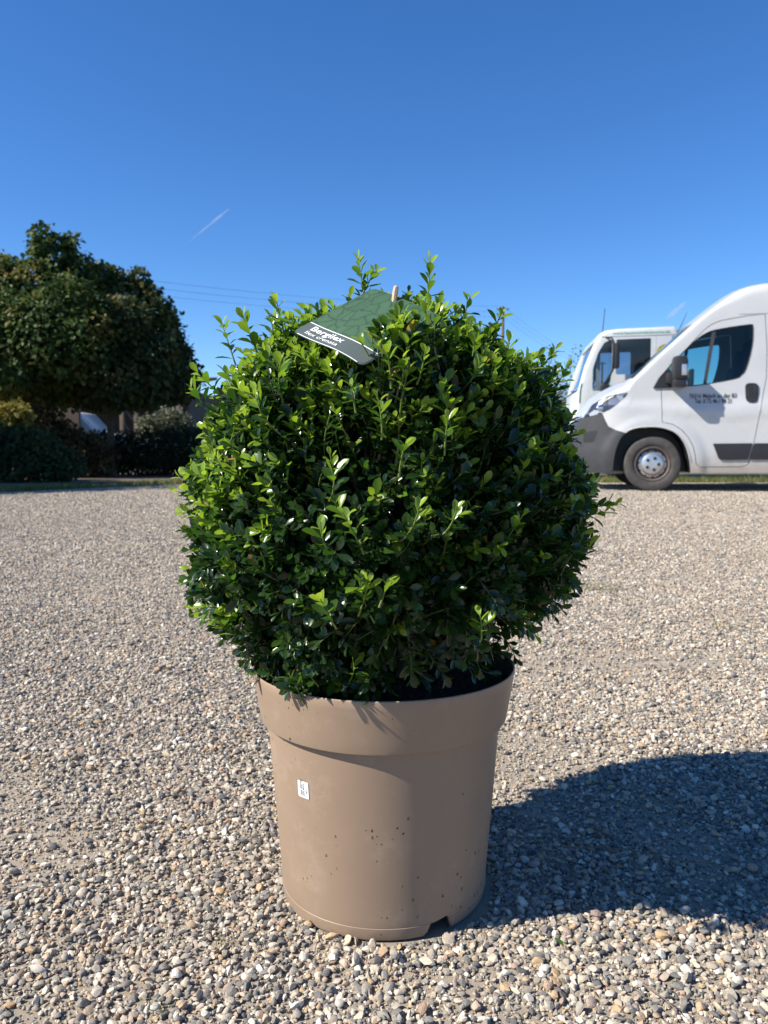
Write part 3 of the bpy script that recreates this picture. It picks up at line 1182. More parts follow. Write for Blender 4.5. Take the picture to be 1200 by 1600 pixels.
# shoots growing up past the card's lower right edge and over it
ex = []
for k in range(28):
    t = r3.uniform(0.10, 0.80)
    s_ = r3.uniform(1.02, 1.14)
    base = TA + (TB - TA) * s_ + (TD - TA) * t + TN * -0.012
    dr = unit(np.array([r3.normal(-0.12, 0.22), r3.normal(-0.12, 0.12), 1.0]))
    L = r3.uniform(0.030, 0.050) * (1 - 0.35 * t)
    ex.append((base + dr * L, dr, L, 0.9 if r3.uniform() < 0.6 else 0.3))
T_ = np.r_[T_, [e[0] for e in ex]]
D_ = np.r_[D_, [e[1] for e in ex]]
L_ = np.r_[L_, [e[2] for e in ex]]
FR = np.r_[FR, [e[3] for e in ex]]
# stems
K = 5
tt = np.linspace(0, 1, K)
inward = unit(BC[None] - T_)
Bp = T_ - D_ * L_[:, None] + inward * (L_ * 0.12)[:, None]
bend = r3.normal(0, 0.06, (len(T_), 3)) * L_[:, None]
SP = Bp[:, None] * (1 - tt)[None, :, None] + T_[:, None] * tt[None, :, None] + bend[:, None] * (4 * tt * (1 - tt))[None, :, None]
SR = np.broadcast_to(np.linspace(0.0011, 0.0005, K)[None], (len(T_), K))
# leaves along each shoot
LP, LA, LN, LS, LG, LK = [], [], [], [], [], []
outw = unit(T_ - BC)
for i in range(len(T_)):
    m = max(7, int(L_[i] / 0.0031))
    s = D_[i]
    a = unit(np.cross(s, [0.3, 0.5, 0.81]))
    b = np.cross(s, a)
    ph0 = r3.uniform(0, 6.28)
    for j in range(m):
        t = 0.12 + 0.88 * (j + r3.uniform(0, 0.5)) / m
        t = min(t, 1.0)
        q = t * (K - 1)
        k0 = min(int(q), K - 2)
        p = SP[i, k0] * (1 - (q - k0)) + SP[i, k0 + 1] * (q - k0)
        ph = ph0 + j * 2.399 + r3.normal(0, 0.2)
        side = a * math.cos(ph) + b * math.sin(ph)
        op = 1.15 - 0.70 * t ** 2 + r3.normal(0, 0.15)
        ax = s * math.cos(op) + side * math.sin(op)
        nr = s * 0.8 + np.array([0, 0, 0.55]) + outw[i] * 0.25 - side * 0.25 + r3.normal(0, 0.18, 3)
        sz = (0.0168 - 0.0062 * max(0, t - 0.7) / 0.3) * r3.uniform(0.62, 1.22)
        ag = FR[i] * max(0.0, (t - 0.25) / 0.75) ** 0.9 + r3.uniform(0.0, 0.28)  # age carries both tip growth and the painted sunlight
        LP.append(p)
        LA.append(ax)
        LN.append(nr)
        LS.append(sz)
        LG.append(0.93 * min(1, ag) if r3.uniform() > 0.006 else 1.0)
        LK.append(int(r3.integers(0, 3)))
# older leaves inside the ball
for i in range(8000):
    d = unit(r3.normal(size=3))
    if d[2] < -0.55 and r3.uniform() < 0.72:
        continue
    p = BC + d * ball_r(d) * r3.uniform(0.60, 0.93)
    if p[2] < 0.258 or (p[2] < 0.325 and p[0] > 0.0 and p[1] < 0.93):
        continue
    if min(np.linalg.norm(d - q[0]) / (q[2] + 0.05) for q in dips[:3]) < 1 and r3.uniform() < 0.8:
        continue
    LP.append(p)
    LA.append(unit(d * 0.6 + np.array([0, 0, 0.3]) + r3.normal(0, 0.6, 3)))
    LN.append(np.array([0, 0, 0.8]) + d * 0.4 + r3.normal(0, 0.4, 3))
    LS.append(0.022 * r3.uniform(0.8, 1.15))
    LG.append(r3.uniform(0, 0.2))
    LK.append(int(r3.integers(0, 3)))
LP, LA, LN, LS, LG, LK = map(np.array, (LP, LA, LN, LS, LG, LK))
# no leaf through the card
e1, e2 = TB - TA, TD - TA
rel = LP + LA * LS[:, None] * 0.5 - TA
hgt = rel @ TN
Gm = np.linalg.inv(np.array([[e1 @ e1, e1 @ e2], [e1 @ e2, e2 @ e2]]))
st2 = np.c_[rel @ e1, rel @ e2] @ Gm
cut = (np.abs(hgt - 0.002) < 0.008) & (st2[:, 0] > -0.03) & (st2[:, 0] < 1.03) & (st2[:, 1] > -0.03) & (st2[:, 1] < 1.03)
cut |= (hgt > 0) & (hgt < 0.05) & (st2[:, 0] > -0.05) & (st2[:, 0] + 0.62 * st2[:, 1] < 0.80) & (st2[:, 1] > -0.05) & (st2[:, 1] < 0.93)
keep = ~cut
LP, LA, LN, LS, LG, LK = LP[keep], LA[keep], LN[keep], LS[keep], LG[keep], LK[keep]

# which leaves show largest: a coarse depth buffer seen from the photograph's place
W2, H2 = 600, 800
sc_ = W2 / 1200
axu = unit(LA)
nru = unit(LN - axu * np.sum(LN * axu, 1, keepdims=True))
sdu = np.cross(nru, axu)
uu = np.array([0.12, 0.3, 0.45, 0.6, 0.75, 0.9])
samples = [(u_, w_ * 0.2 * math.sin(PI * min(1, u_ * 0.85 + 0.08))) for u_ in uu for w_ in (-0.8, -0.25, 0.25, 0.8)]
best_z = np.full(W2 * H2, 1e9)
best_i = np.full(W2 * H2, -1)
cp, sp = math.cos(PITCH), math.sin(PITCH)
for u_, w_ in samples:
    P = LP + LS[:, None] * (u_ * axu + w_ * sdu) - np.array([0, 0, CAMH])
    fw = P[:, 1] * cp - P[:, 2] * sp
    upv = P[:, 1] * sp + P[:, 2] * cp
    px = ((CX + F * P[:, 0] / fw) * sc_).astype(int)
    py = ((CY - F * upv / fw) * sc_).astype(int)
    g_ = (px >= 0) & (px < W2) & (py >= 0) & (py < H2)
    ix = np.where(g_)[0]
    ix = ix[np.argsort(-fw[ix])]
    pid = py[ix] * W2 + px[ix]
    # later (nearer) entries win
    zb = np.full(W2 * H2, 1e9)
    ib = np.full(W2 * H2, -1)
    zb[pid] = fw[ix]
    ib[pid] = ix
    nearer = zb < best_z
    best_z[nearer] = zb[nearer]
    best_i[nearer] = ib[nearer]
cnt = np.bincount(best_i[best_i >= 0], minlength=len(LP))
top = np.argsort(-cnt)[:300]
mask = np.zeros(len(LP), bool)
mask[top] = True
rest = ~mask
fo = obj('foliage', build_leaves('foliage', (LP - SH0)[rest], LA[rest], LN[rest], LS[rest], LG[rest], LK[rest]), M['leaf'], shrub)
tag(fo, kind='stuff')
# single leaves: nine shared meshes, three shapes by three ages
lm = {}
for q in range(3):
    tv, tq = leaf_template(q)
    for ai in range(7):
        me = mesh_np('leaf', tv, tq)
        attr(me, 'age', 'FLOAT', 'POINT', np.full(len(tv), min(0.93, 0.05 + 0.15 * ai), np.float32))
        me.materials.append(M['leaf'])
        lm[q, ai] = me
for i in top:
    ai = int(np.clip(round((LG[i] - 0.05) / 0.15), 0, 6))
    o = bpy.data.objects.new('leaf', lm[int(LK[i]), ai])
    COL.objects.link(o)
    o.parent = shrub
    mtx = Matrix((axu[i] * LS[i], sdu[i] * LS[i], nru[i] * LS[i])).transposed().to_4x4()
    mtx.translation = Vector(LP[i] - SH0)
    o.matrix_local = mtx
to = obj('twigs', build_tubes('twigs', SP - SH0, SR, 0.35 + 0.6 * FR * r3.uniform(0.5, 1, len(FR))), M['twig'], shrub)
tag(to, kind='stuff')

# trunk and branches
bmT = bmesh.new()
nodes = []
for k in range(6):
    a = k * 1.05 + 0.4
    b0 = np.array([PX + 0.020 * math.cos(a), PY + 0.020 * math.sin(a) - 0.012, 0.245])
    out = np.array([math.cos(a), math.sin(a), 0])
    pts, rad = [], []
    for t in np.linspace(0, 1, 7):
        p = b0 + out * (0.095 * t ** 1.2) + np.array([0, 0, 0.20 * t]) + 0.010 * np.array([noise.noise((k * 3, t * 3, 0)), noise.noise((k * 3, t * 3, 7)), 0])
        pts.append(p - SH0)
        rad.append(0.0085 * (1 - 0.65 * t))
        if t > 0.12:
            nodes.append(p)
    bm_tube(bmT, pts, rad, 8)
obj('trunk', from_bm('trunk', bmT), M['bark'], shrub)
nodes = np.array(nodes)
BP, BR = [], []
for i in range(620):
    j = int(r3.integers(0, len(Bp)))
    e = Bp[j]
    dd = np.linalg.norm(nodes - e, axis=1) + np.abs(nodes[:, 2] - e[2] + 0.06) * 0.5
    s0 = nodes[int(np.argmin(dd + r3.uniform(0, 0.03, len(dd))))]
    mid = (s0 + e) / 2 + np.array([0, 0, -0.012]) + r3.normal(0, 0.006, 3)
    tq = np.linspace(0, 1, 6)[:, None]
    BP.append((1 - tq) ** 2 * s0 + 2 * tq * (1 - tq) * mid + tq ** 2 * e)
    BR.append(np.linspace(0.0028, 0.0010, 6))
bo = obj('branches', build_tubes('branches', np.array(BP) - SH0, np.array(BR), np.zeros(len(BP)), 5), M['bark'], shrub)
tag(bo, kind='stuff')

# ------------------------------------------------------------------ the tag on the bush
tagE = empty('plant_tag', tuple(TA), 'dark green printed plant tag lying tilted on top of the bush', 'plant tag')
TO = TA.copy()
bmC = bmesh.new()
NSX, NSY = 18, 16
GN = {}


def tag_outline(s, t):
    return s, t


def patch(poly, off, step=0.06):
    b = fill_poly(poly, step)
    uvs = {}
    for v in b.verts:
        uvs[v.index] = (v.co.x, v.co.y)
    b.verts.index_update()
    st_ = [(v.co.x, v.co.y) for v in b.verts]
    for v, (s, t) in zip(b.verts, st_):
        v.co = Vector(card(s, t, off) - TO)
    me_ = bpy.data.meshes.new('patch')
    b.to_mesh(me_)
    b.free()
    me_.polygons.foreach_set('use_smooth', np.ones(len(me_.polygons), dtype=bool))
    uv = me_.uv_layers.new(name='UVMap')
    for lp in me_.loops:
        uv.data[lp.index].uv = st_[lp.vertex_index]
    return me_


full = round_poly([(0, 0), (1, 0), (1, 1), (0, 1)], 0.07, 5)
b = fill_poly(full, 0.08)
st_ = [(v.co.x, v.co.y) for v in b.verts]
for v, (s, t) in zip(b.verts, st_):
    v.co = Vector(card(s, t, 0.0) - TO)
ext = bmesh.ops.extrude_face_region(b, geom=b.faces[:])
for v in [e for e in ext['geom'] if isinstance(e, bmesh.types.BMVert)]:
    v.co -= Vector(TN * 0.0007)
obj('card', from_bm('card', b), M['tag_band'], tagE)
LN_T = 0.205      # where the band ends
ins = 0.010
green_poly = [p for p in round_poly([(ins, LN_T + 0.008), (1 - ins, LN_T + 0.008), (1 - ins, 1 - ins), (ins, 1 - ins)], [0.001, 0.001, 0.06, 0.06], 4)]
obj('leaf_print', patch(green_poly, 0.0004), M['tag'], tagE)
band_poly = round_poly([(ins, ins * 1.2), (1 - ins, ins * 1.2), (1 - ins, LN_T - 0.004), (ins, LN_T - 0.004)], [0.06, 0.06, 0.001, 0.001], 4)
obj('dark_band', patch(band_poly, 0.0004), M['tag_band'], tagE)
LAB, LAD = np.linalg.norm(TB - TA), np.linalg.norm(TD - TA)


def on_card(x, y, s0, t0, off=0.0008):
    return card(s0 + x / LAB, t0 + y / LAD, off) - TO


for nm, t0_, t1_ in (('white_line', LN_T - 0.003, LN_T + 0.007), ('white_edge', 0.0005, 0.0085)):
    e0 = 0.02 if t0_ > 0.1 else 0.07
    obj(nm, patch([(e0, t0_), (1 - e0, t0_), (1 - e0, t1_), (e0, t1_)], 0.0007), M['white_ink'], tagE)
for txt, t0_, cap, wid, off_ in (('Bergilex', 0.112, 0.070, 0.47, 0.012), ('Ilex crenata', 0.046, 0.044, 0.47, 0.0)):
    tm = text_mesh(txt, 1.0, off_)
    mx_ = max(v.co.x for v in tm.vertices)
    warp(tm, lambda x, y, z: card(0.115 + wid * x / mx_, t0_ + cap * y / 0.69, 0.0008) - TO)
    obj('lettering', tm, M['white_ink'], tagE)
ks, kt, kk = under_card(np.array(at(616, 472, 0.8)))
o_ = np.array([0, 0, CAMH])
dd_ = np.array(at(616, 472, 0.8)) - o_
ks, kt, kk = np.linalg.solve(np.array([TB - TA, TD - TA, -dd_]).T, o_ - TA)
pk = card(ks, kt) - TO
dirp = unit(np.array([0.16, -0.05, 1.0]))
bm = bmesh.new()
bm_tube(bm, [pk - dirp * 0.06, pk, pk + dirp * 0.006, pk + dirp * 0.0125, pk + dirp * 0.0138], [0.0020, 0.0024, 0.0029, 0.0025, 0.0010], 8)
obj('stake', from_bm('stake', bm), M['stake'], tagE)


# ------------------------------------------------------------------ the white van
PSI = R_(11)
VW = Vector((3.375, 10.059, 0))
van = empty('white_van', tuple(VW + Vector((math.sin(PSI), math.cos(PSI), 0)) * 1.025),
            'white high-roof panel van with dark grey bumper parked nose to the left', 'van', -PSI)
ZT = [(-0.935, 0.80), (-0.92, 0.90), (-0.86, 1.002), (-0.735, 1.135), (-0.60, 1.226), (-0.45, 1.303), (-0.31, 1.365), (-0.126, 1.545), (0.042, 1.709),
      (0.25, 1.90), (0.455, 2.09), (0.56, 2.18), (0.765, 2.345), (0.90, 2.445), (1.0, 2.505), (1.11, 2.545), (1.27, 2.572), (1.6, 2.59), (4.2, 2.56), (4.42, 2.52), (4.46, 2.42)]
ZTX = [p[0] for p in ZT]
ZTZ = [p[1] for p in ZT]


def sstep(a, b, x):
    t = min(1, max(0, (x - a) / (b - a)))
    return t * t * (3 - 2 * t)


def z_top(x):
    return float(np.interp(x, ZTX, ZTZ))


def z_bot(x):
    return float(np.interp(x, [-0.935, -0.92, -0.88, -0.83, -0.5, 0.5, 4.3, 4.46], [0.62, 0.46, 0.30, 0.235, 0.21, 0.235, 0.255, 0.42]))


def half_w(x, z, inset=0.0):
    wd = 1.025
    if x < -0.25:
        q = (-0.25 - x) / 0.70
        wd -= 0.30 * q ** 2.4
    if x > 4.3:
        wd -= 0.05 * ((x - 4.3) / 0.16) ** 2
    if z > 1.06:
        h = z - 1.06
        wd -= 0.028 * sstep(0, 0.10, h) + 0.028 * h + 0.022 * h * h
    if z < 0.52:
        wd -= 0.28 * (0.52 - z) ** 1.6
    # swage line and wheel-arch flares
    wd += (0.014 * math.exp(-((z - 1.00) / 0.035) ** 2) - 0.006 * math.exp(-((z - 1.075) / 0.03) ** 2)) * sstep(-0.4, 0.4, x)
    for cx in (0.0, 3.45):
        d = math.hypot((x - cx) / 0.60, (z - 0.34) / 0.58)
        wd += 0.022 * (1 - sstep(0.94, 1.12, d))
    return wd - inset


def section(x, inset=0.0, zb=None):
    zt = z_top(x) - inset
    b0 = z_bot(x) if zb is None else zb
    steep = sstep(-0.34, -0.28, x) * (1 - sstep(0.62, 1.0, x))
    hood = 1 - sstep(-0.34, -0.28, x)
    rz = 0.15 * (1 - steep) * (1 - hood) + 0.06 * steep + 0.10 * hood
    ry = 0.17 * (1 - steep) * (1 - hood) + 0.10 * steep + 0.20 * hood
    crown = 0.06 * (1 - hood) + 0.09 * hood
    zs = zt - rz
    rz2 = min(rz, (zt - b0) * 0.4)
    zs = zt - rz2
    P = []
    NSD = 26
    for k in range(NSD):
        z = b0 + (zs - b0) * k / (NSD - 1)
        P.append((half_w(x, z, inset), z))
    wS_ = half_w(x, zs, inset)
    for k in range(1, 7):
        a = PI / 2 * k / 6
        P.append((wS_ - ry * (1 - math.cos(a)), zs + rz2 * math.sin(a)))
    y0 = wS_ - ry
    for k in range(1, 7):
        y = y0 * (1 - k / 6)
        P.append((y, zt + crown * (1 - (y / y0) ** 2)))
    return P


def loft(xs_, inset=0.0, zb=None):
    bm_ = bmesh.new()
    rings = []
    for x in xs_:
        P = section(x, inset, zb)
        loop = [(x, -y, z) for y, z in P] + [(x, y, z) for y, z in P[-2::-1]]
        rings.append([bm_.verts.new(p) for p in loop])
    n_ = len(rings[0])
    for r0, r1 in zip(rings, rings[1:]):
        for k in range(n_):
            bm_.faces.new((r0[k], r0[(k + 1) % n_], r1[(k + 1) % n_], r1[k]))
    bm_.faces.new(rings[0][::-1])
    bm_.faces.new(rings[-1])
    bmesh.ops.triangulate(bm_, faces=bm_.faces[:])
    bmesh.ops.recalc_face_normals(bm_, faces=bm_.faces[:])
    return bm_


xs_v = np.r_[np.linspace(-0.935, -0.86, 5), np.linspace(-0.82, 1.36, 56), np.linspace(1.5, 2.9, 6), np.linspace(2.95, 4.0, 16), [4.2, 4.3, 4.38, 4.43, 4.46]]
body_bm = loft(xs_v)
body = bpy.data.meshes.new('van_body')
body_bm.to_mesh(body)
body_bm.free()

WIN = list(smooth_poly([(0.02, 1.335), (0.154, 1.54), (0.236, 1.64), (0.46, 1.865), (0.60, 1.965), (0.75, 2.01), (1.10, 2.055), (1.145, 2.03), (1.155, 1.97), (1.145, 1.77),
                              (1.085, 1.51), (1.03, 1.43), (0.95, 1.385), (0.607, 1.325), (0.374, 1.305), (0.05, 1.292)], 3))
DOOR = [(0.088, 1.28), (0.10, 1.345), (0.217, 1.572), (0.40, 1.80), (0.566, 1.985), (0.66, 2.06), (0.772, 2.105), (1.081, 2.155), (1.272, 2.168),
        (1.300, 1.75), (1.300, 1.40), (1.25, 1.09), (1.173, 0.607), (1.119, 0.345), (1.05, 0.318), (0.56, 0.312), (0.514, 0.36), (0.504, 0.45), (0.47, 0.575), (0.412, 0.68), (0.33, 0.775), (0.22, 0.845), (0.10, 0.866)]
ARCH = smooth_poly([(-0.485, 0.10), (-0.482, 0.244), (-0.464, 0.47), (-0.405, 0.655), (-0.31, 0.755), (-0.18, 0.796), (-0.022, 0.804), (0.11, 0.79), (0.25, 0.735), (0.355, 0.62), (0.42, 0.45), (0.456, 0.249), (0.457, 0.10)], 3, False)
REAR = [(3.45 + 0.47 * math.cos(a), 0.34 + 0.47 * math.sin(a)) for a in np.linspace(0, PI, 24)]
REAR = [(3.45 + 0.47, 0.05)] + REAR + [(3.45 - 0.47, 0.05)]
BUMP = [(-1.3, 0.05), (-0.47, 0.05), (-0.47, 0.245), (-0.452, 0.47), (-0.39, 0.66), (-0.335, 0.730), (-0.46, 0.770), (-0.548, 0.818), (-0.585, 0.89), (-0.622, 0.985), (-0.74, 0.955), (-0.868, 0.935), (-1.3, 0.92)]
LAMP = round_poly([(-0.96, 0.925), (-0.85, 0.962), (-0.74, 1.10), (-0.64, 1.165), (-0.534, 1.205), (-0.40, 1.232), (-0.318, 1.236), (-0.345, 1.195), (-0.444, 1.10), (-0.53, 1.035), (-0.622, 0.992), (-0.74, 0.96), (-0.868, 0.94)], 0.01, 2)

# cabin hollow, window openings, windscreen opening and wheel wells
cut = loft(np.r_[np.linspace(-0.18, 1.36, 26), [1.5]], 0.055, 0.50)
body = boolean(body, cut)
cut = bmesh.new()
bm_prism(cut, WIN, -1.4, 1.4)
for s in (-1, 1):
    bm_prism(cut, ARCH, s * 0.66, s * 1.4)
    bm_prism(cut, REAR, s * 0.66, s * 1.4)
# windscreen: a slab following the slope
xw = np.linspace(-0.255, 0.445, 12)
rows = []
for zoff in (-0.30, 0.30):
    for x in xw:
        yw = half_w(x, z_top(x) - 0.06) - 0.125
        for t in np.linspace(-1, 1, 9):
            rows.append(cut.verts.new((x + (0.28 if zoff < 0 else -0.28) * 0.7, t * yw, z_top(x) + zoff + 0.03)))
nx, ny = len(xw), 9
for L0 in (0, nx * ny):
    for i in range(nx - 1):
        for j in range(ny - 1):
            a = L0 + i * ny + j
            cut.faces.new((rows[a], rows[a + 1], rows[a + ny + 1], rows[a + ny]))
for i in range(nx - 1):
    for j in (0, ny - 1):
        a = i * ny + j
        cut.faces.new((rows[a], rows[a + ny], rows[a + ny + nx * ny], rows[a + nx * ny]))
for j in range(ny - 1):
    for i in (0, nx - 1):
        a = i * ny + j
        cut.faces.new((rows[a], rows[a + 1], rows[a + 1 + nx * ny], rows[a + nx * ny]))
body = boolean(body, cut)

# separate pieces: bumper, headlamps, doors
cut = bmesh.new()
bm_prism(cut, BUMP, -1.4, 1.4)
bumper = boolean(body.copy(), cut, 'INTERSECT')
cut = bmesh.new()
bm_prism(cut, offset_poly(BUMP, 0.004), -1.4, 1.4)
body = boolean(body, cut)
for s in (-1, 1):
    cut = bmesh.new()
    bm_prism(cut, LAMP, s * 0.50, s * 1.4)
    lampm = boolean(body.copy(), cut, 'INTERSECT')
    shade(lampm, 40)
    lampm.materials.clear()
    lo = obj('headlamp', lampm, M['lamp'], van)
    bm = bmesh.new()
    tmp = bmesh.new()
    bmesh.ops.create_icosphere(tmp, subdivisions=3, radius=0.052)
    for v in tmp.verts:
        v.co = Vector((v.co.x * 1.2, v.co.y * 0.3, v.co.z * 0.8)) + Vector((-0.635, s * (half_w(-0.635, 1.06) - 0.006), 1.055))
    t_ = bpy.data.meshes.new('lens')
    tmp.to_mesh(t_)
    tmp.free()
    shade(t_)
    bm.free()
    obj('lamp_bulb', t_, M['chrome'], lo)
cut = bmesh.new()
for s in (-1, 1):
    bm_prism(cut, offset_poly(LAMP, 0.004), s * 0.496, s * 1.4)
body = boolean(body, cut)
DOORS = {}
for s in (-1, 1):
    cut = bmesh.new()
    bm_prism(cut, DOOR, s * 0.80, s * 1.4)
    dm = boolean(body.copy(), cut, 'INTERSECT')
    shade(dm, 30)
    dm.materials.clear()
    DOORS[s] = obj('door', dm, M['paint'], van)
cut = bmesh.new()
for s in (-1, 1):
    bm_prism(cut, offset_poly(DOOR, 0.008), s * 0.80, s * 1.4)
# grooves: side-panel seams behind the door and the roof joint
for s in (-1, 1):
    for z0 in (2.178,):  # roof joint
        bm_prism(cut, [(0.98, z0 - 0.004), (4.3, z0 - 0.004), (4.3, z0 + 0.004), (0.98, z0 + 0.004)], s * (half_w(2, z0) - 0.012), s * 1.4)
    for z0 in (0.985, 0.77):
        bm_prism(cut, [(1.34, z0 - 0.005), (2.75, z0 - 0.005), (2.75, z0 + 0.005), (1.34, z0 + 0.005)], s * (half_w(2, z0) - 0.012), s * 1.4)
body = boolean(body, cut)
shade(body, 30)
shade(bumper, 30)
body.materials.clear()
bumper.materials.clear()
obj('body', body, M['paint'], van)
bo = obj('bumper', bumper, M['trim'], van)
# fog lamp recesses, lower lip
for s in (-1, 1):
    bm = fill_poly(round_poly([(-0.845, 0.74), (-0.70, 0.775), (-0.672, 0.765), (-0.725, 0.625), (-0.84, 0.615)], 0.02), 0.05)
    for v in bm.verts:
        x, z = v.co.x, v.co.y
        v.co = Vector((x, s * (half_w(x, z) + 0.003), z))
    obj('fog_lamp_recess', from_bm('fog_lamp_recess', bm), M['black'], bo)


def side_sheet(poly, off, s=-1, step=0.06, thick=0.0):
    bm_ = fill_poly(poly, step)
    for v in bm_.verts:
        x, z = v.co.x, v.co.y
        v.co = Vector((x, s * (half_w(x, z) + off), z))
    if thick:
        e = bmesh.ops.extrude_face_region(bm_, geom=bm_.faces[:])
        for v in [q for q in e['geom'] if isinstance(q, bmesh.types.BMVert)]:
            v.co.y -= s * thick
    return bm_


for s in (-1, 1):
    d = DOORS[s]
    obj('window_pane', from_bm('window_pane', side_sheet(offset_poly(WIN, 0.004), -0.020, s)), M['glass'], d)
    # rubber seal round the opening
    outer, inner = offset_poly(WIN, 0.004), offset_poly(WIN, -0.014)
    bm = bmesh.new()
    a = [bm.verts.new((x, s * (half_w(x, z) - 0.006), z)) for x, z in outer]
    b = [bm.verts.new((x, s * (half_w(x, z) - 0.014), z)) for x, z in inner]
    for k in range(len(a)):
        bm.faces.new((a[k], a[(k + 1) % len(a)], b[(k + 1) % len(a)], b[k]))
    obj('window_seal', from_bm('window_seal', bm), M['black'], d)
    bm = side_sheet([(0.578, 1.318), (0.614, 1.318), (0.718, 2.006), (0.672, 1.998)], -0.012, s, 0.1, 0.02)
    obj('window_divider', from_bm('window_divider', bm), M['trim'], d)
    bm = side_sheet(round_poly([(0.702, 0.60), (0.782, 0.397), (1.116, 0.400), (1.160, 0.603)], [0.02, 0.04, 0.01, 0.01]), 0.014, s, 0.08, 0.016)
    obj('side_moulding', from_bm('side_moulding', bm), M['moulding'], d)
    bm = side_sheet(round_poly([(1.060, 1.340), (1.215, 1.335), (1.212, 1.10), (1.075, 1.10)], 0.06, 5), 0.012, s, 0.06, 0.014)
    h = obj('handle', from_bm('handle', bm), M['black'], d)
    for q0, q1 in ((1.082, 1.118), (1.156, 1.194)):
        bm = side_sheet(round_poly([(q0, 1.31), (q1, 1.31), (q1, 1.16), (q0 + 0.006, 1.16)], 0.012, 3), 0.0145, s, 0.08)
        obj('handle_recess', from_bm('handle_recess', bm), M['dark'], h)
    # mirror: triangular foot and a tall two-part housing
    bm = side_sheet(round_poly([(-0.018, 1.290), (0.32, 1.298), (0.25, 1.42), (0.155, 1.545), (0.05, 1.42)], 0.01), 0.02, s, 0.08, 0.05)
    mirror_foot = obj('mirror_foot', from_bm('mirror_foot', bm), M['black'], d)
    bm = bmesh.new()
    yo = half_w(0.2, 1.5)
    bm_box(bm, (0.262, s * (yo + 0.20), 1.515), (0.165, 0.24, 0.29), None, 0.05)
    bm_box(bm, (0.262, s * (yo + 0.19), 1.335), (0.155, 0.22, 0.12), None, 0.035)
    bm_box(bm, (0.190, s * (yo + 0.06), 1.405), (0.13, 0.20, 0.13), None, 0.03)
    mi = obj('mirror', from_bm('mirror', bm), M['black'], van)
    bm = bmesh.new()
    bm_box(bm, (0.346, s * (yo + 0.20), 1.50), (0.006, 0.19, 0.22), None, 0.002)
    bm_box(bm, (0.340, s * (yo + 0.19), 1.335), (0.006, 0.16, 0.07), None, 0.002)
    obj('mirror_glass', from_bm('mirror_glass', bm), M['chrome'], mi)
    bm = bmesh.new()
    bm_box(bm, (0.300, s * (yo + 0.321), 1.485), (0.060, 0.008, 0.13), None, 0.003)
    obj('indicator_lens', from_bm('indicator_lens', bm), M['cap'], mi)
    bm = side_sheet(round_poly([(1.182, 0.603), (1.138, 0.402), (2.86, 0.402), (2.86, 0.603)], [0.01, 0.01, 0.03, 0.03]), 0.014, s, 0.15, 0.016)
    obj('side_moulding', from_bm('side_moulding', bm), M['moulding'], van)
    # wheel arch inner lip
    for nm, A_ in (('wheel_arch_lip', ARCH[2:-2]), ('wheel_arch_lip', REAR[2:-2])):
        bm = bmesh.new()
        pts = [(x, s * (half_w(x, z) + 0.001), z) for x, z in offset_poly(A_, 0.008) if x > -0.37 and z > 0.25][1:-1]
        bm_tube(bm, pts, 0.009, 6)
        obj(nm, from_bm(nm, bm), M['paint'], van)
# dark liners inside the wheel arches
for s in (-1, 1):
    for A_ in ([(x, max(z, 0.246)) for x, z in offset_poly(ARCH, -0.007)], [(x, max(z, 0.262)) for x, z in offset_poly(REAR, -0.007)]):
        bm = bmesh.new()
        q0 = [bm.verts.new((x, s * 0.672, z)) for x, z in A_]
        q1 = [bm.verts.new((x, s * (half_w(x, max(z, 0.25)) - 0.02), z)) for x, z in A_]
        for k in range(len(A_) - 1):
            bm.faces.new((q0[k], q0[k + 1], q1[k + 1], q1[k]))
        bm.faces.new(q0)
        obj('wheel_arch_liner', from_bm('wheel_arch_liner', bm), M['black'], van)
# door lettering on the near side
for txt, x0, x1, z0, szv in (('76316 Malsch an der B3', 0.412, 0.965, 1.163, 0.075), ('Tel. 0 72 46 / 94 21', 0.478, 0.905, 1.098, 0.075)):
    tm = text_mesh(txt, szv, 0.0012)
    k_ = (x1 - x0) / max(v.co.x for v in tm.vertices)
    warp(tm, lambda x, y, z: (x0 + x * k_, -(half_w(x0 + x * k_, z0 + y) + 0.007), z0 + y))
    obj('lettering', tm, M['ink'], DOORS[-1])
# windscreen pane
bm = bmesh.new()
xw = np.linspace(-0.275, 0.465, 14)
rows = []
for x in xw:
    yw = half_w(x, z_top(x) - 0.06) - 0.105
    row = []
    for t in np.linspace(-1, 1, 11):
        zt = z_top(x) + 0.06 * (1 - t * t * 0.98) - 0.022
        row.append(bm.verts.new((x, t * yw, zt)))
    rows.append(row)
for r0, r1 in zip(rows, rows[1:]):
    for k in range(10):
        bm.faces.new((r0[k], r0[k + 1], r1[k + 1], r1[k]))
obj('windscreen', from_bm('windscreen', bm), M['glass'], van)
# cab fittings
bm = bmesh.new()
bm_box(bm, (-0.02, 0, 1.10), (0.42, 1.78, 0.36), None, 0.07)
obj('dashboard', from_bm('dashboard', bm), M['dark'], van)
for yy in (-0.50, 0.45):
    bm = bmesh.new()
    bm_box(bm, (0.95, yy, 0.95), (0.50, 0.5, 0.16), None, 0.05)
    bm_box(bm, (1.22, yy, 1.32), (0.14, 0.48, 0.72), Matrix.Rotation(0.16, 3, 'Y'), 0.05)
    bm_box(bm, (1.29, yy, 1.78), (0.10, 0.28, 0.22), Matrix.Rotation(0.16, 3, 'Y'), 0.04)
    obj('seat', from_bm('seat', bm), M['seat'], van)
bm = bmesh.new()
pts = [(0.36 + 0.19 * math.cos(a) * 0.35, -0.50 + 0.21 * math.sin(a), 1.34 + 0.19 * math.cos(a)) for a in np.linspace(0, 2 * PI, 25)]
bm_tube(bm, pts, 0.016, 6, False)
